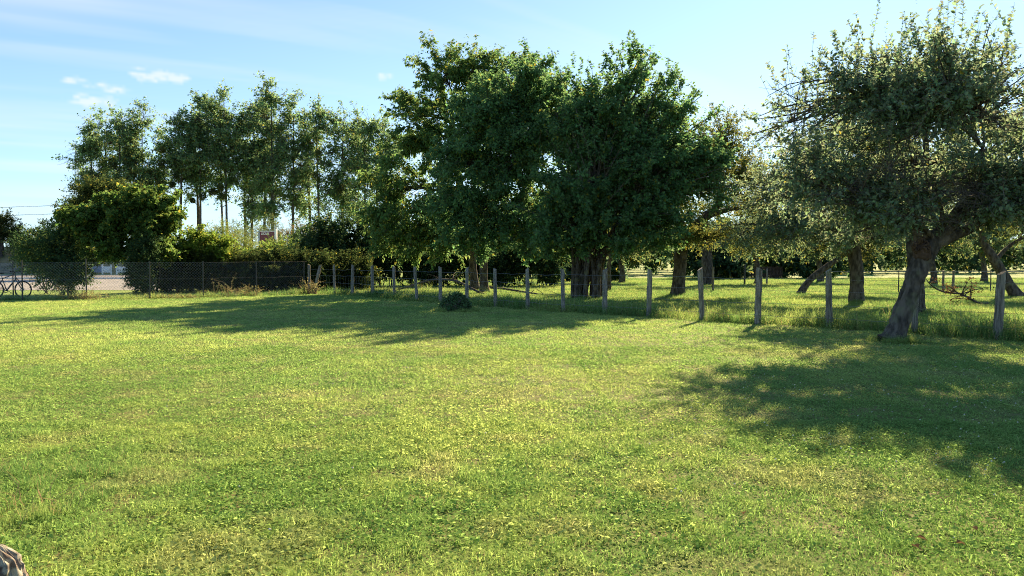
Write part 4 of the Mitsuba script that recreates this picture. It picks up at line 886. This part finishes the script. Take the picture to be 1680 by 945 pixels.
# the head of a weathered stake close to the camera, at the lower left corner
near = thing('weathered_stake', 'lichen covered head of a weathered wooden stake at the bottom left corner', 'post')
c = [(-0.506, 0.73, -0.1, 0.031), (-0.505, 0.73, 0.6, 0.031), (-0.504, 0.73, 1.16, 0.031), (-0.504, 0.73, 1.196, 0.030), (-0.505, 0.73, 1.214, 0.024), (-0.507, 0.73, 1.226, 0.008)]
v, f = trunk_mesh(c, 110, 240, 0.08, 0.0, 7)
ang = np.arctan2(v[:, 1] - 0.73, v[:, 0] + 0.505)
warp = 3.2 * meshkit.fbm(v * [40, 40, 26], 3, 3)
dsp = (np.abs(np.sin(ang * 8.5 + warp * 3.4)) ** 0.6 - 0.75) * 0.0075 + (meshkit.fbm(v * 120, 4, 8) - 0.5) * 0.012 + (np.abs(np.sin(v[:, 2] * 210 + warp * 2)) - 0.5) * 0.002
rad_ = np.c_[np.cos(ang), np.sin(ang), 0 * ang]
v = v + rad_ * dsp[:, None] * np.clip((v[:, 2] - 0.9) / 0.1, 0, 1)[:, None]
v[:, 2] += (meshkit.fbm(v * 70, 3, 5) - 0.5) * 0.022 * (v[:, 2] > 1.18)
part(near, 'shaft', (v, f), 'near_stake_wood', True)

# tall weeds at the left edge, near
weed('tall_weeds', 'long green and straw grass stems at the lower left edge of the lawn', -2.95, 4.5, 40, 0.24, 0.5, 'straw', 'weeds', 0.0026, 0)

# clover flowers: many white dots
cr = np.random.default_rng(81)
P = []
for cx, cy, s, n in ((5.5, 8.5, 2.0, 260), (3.6, 5.6, 1.3, 150), (-4, 11.0, 2.4, 260), (0.5, 8.0, 2.0, 90), (-1, 14.5, 4.5, 220), (7, 11.5, 2.5, 130)):
    P.append(np.c_[cr.normal(cx, s, n), cr.normal(cy, s * 0.7, n), cr.uniform(0.045, 0.075, n)])
P = np.vstack(P)
P = P[(P[:, 1] > 3.2) & (P[:, 1] < fence_y(P[:, 0]) - 0.3)]
ico = trimesh.Trimesh(*[np.array(q) for q in ([[1, 0, 0], [-1, 0, 0], [0, 1, 0], [0, -1, 0], [0, 0, 1], [0, 0, -1]], [[0, 2, 4], [2, 1, 4], [1, 3, 4], [3, 0, 4], [2, 0, 5], [1, 2, 5], [3, 1, 5], [0, 3, 5]])], process=False)
V = (P[:, None] + np.array(ico.vertices)[None] * [0.008, 0.008, 0.006] * cr.uniform(0.6, 1.2, (len(P), 1, 1))).reshape(-1, 3)
F = (np.array(ico.faces)[None] + (np.arange(len(P)) * len(ico.vertices))[:, None, None]).reshape(-1, 3)
scene['clover_flowers'] = ply((V, F), 'clover_white', smooth=True)
labels['clover_flowers'] = {'label': 'small white clover flowers dotted over the lawn', 'category': 'flowers', 'kind': 'stuff'}
for x, y in ((1.32, 4.36), (2.12, 4.0), (2.28, 3.92), (2.5, 4.15), (2.05, 3.85)):
    key = thing('fallen_leaf', 'curled brown dead leaf lying on the lawn at lower right', 'leaf', 'brown dead leaves on the lawn')
    d = unit(np.r_[cr.normal(size=2), 0.15])
    V, F, C = leaf_mesh(np.array([[x, y, 0.045]]), d[None], np.array([[0, 0, 1.0]]), np.array([0.05]), np.array([0.032]), np.array([[0.16, 0.08, 0.04]]), cr, 0.35, 0.3, True)
    part(key, 'blade', (V, F), 'brown_leaf')
    part(key, 'stalk', rod([x, y, 0.045], (np.array([x, y, 0.05]) - d * 0.025).tolist(), 0.0015, 4), 'brown_leaf')
for k in [k for k, v in labels.items() if not v]:
    del labels[k]

if __import__('os').environ.get('TRI'):
    tot = {}
    for k, d in scene.items():
        if isinstance(d, dict) and d.get('type') == 'ply':
            b = k.split('__')[0].rstrip('_0123456789')
            tot[b] = tot.get(b, 0) + len(meshkit.WRITTEN[d['filename']][1])
    print(sorted(tot.items(), key=lambda x: -x[1])[:16], sum(tot.values()))
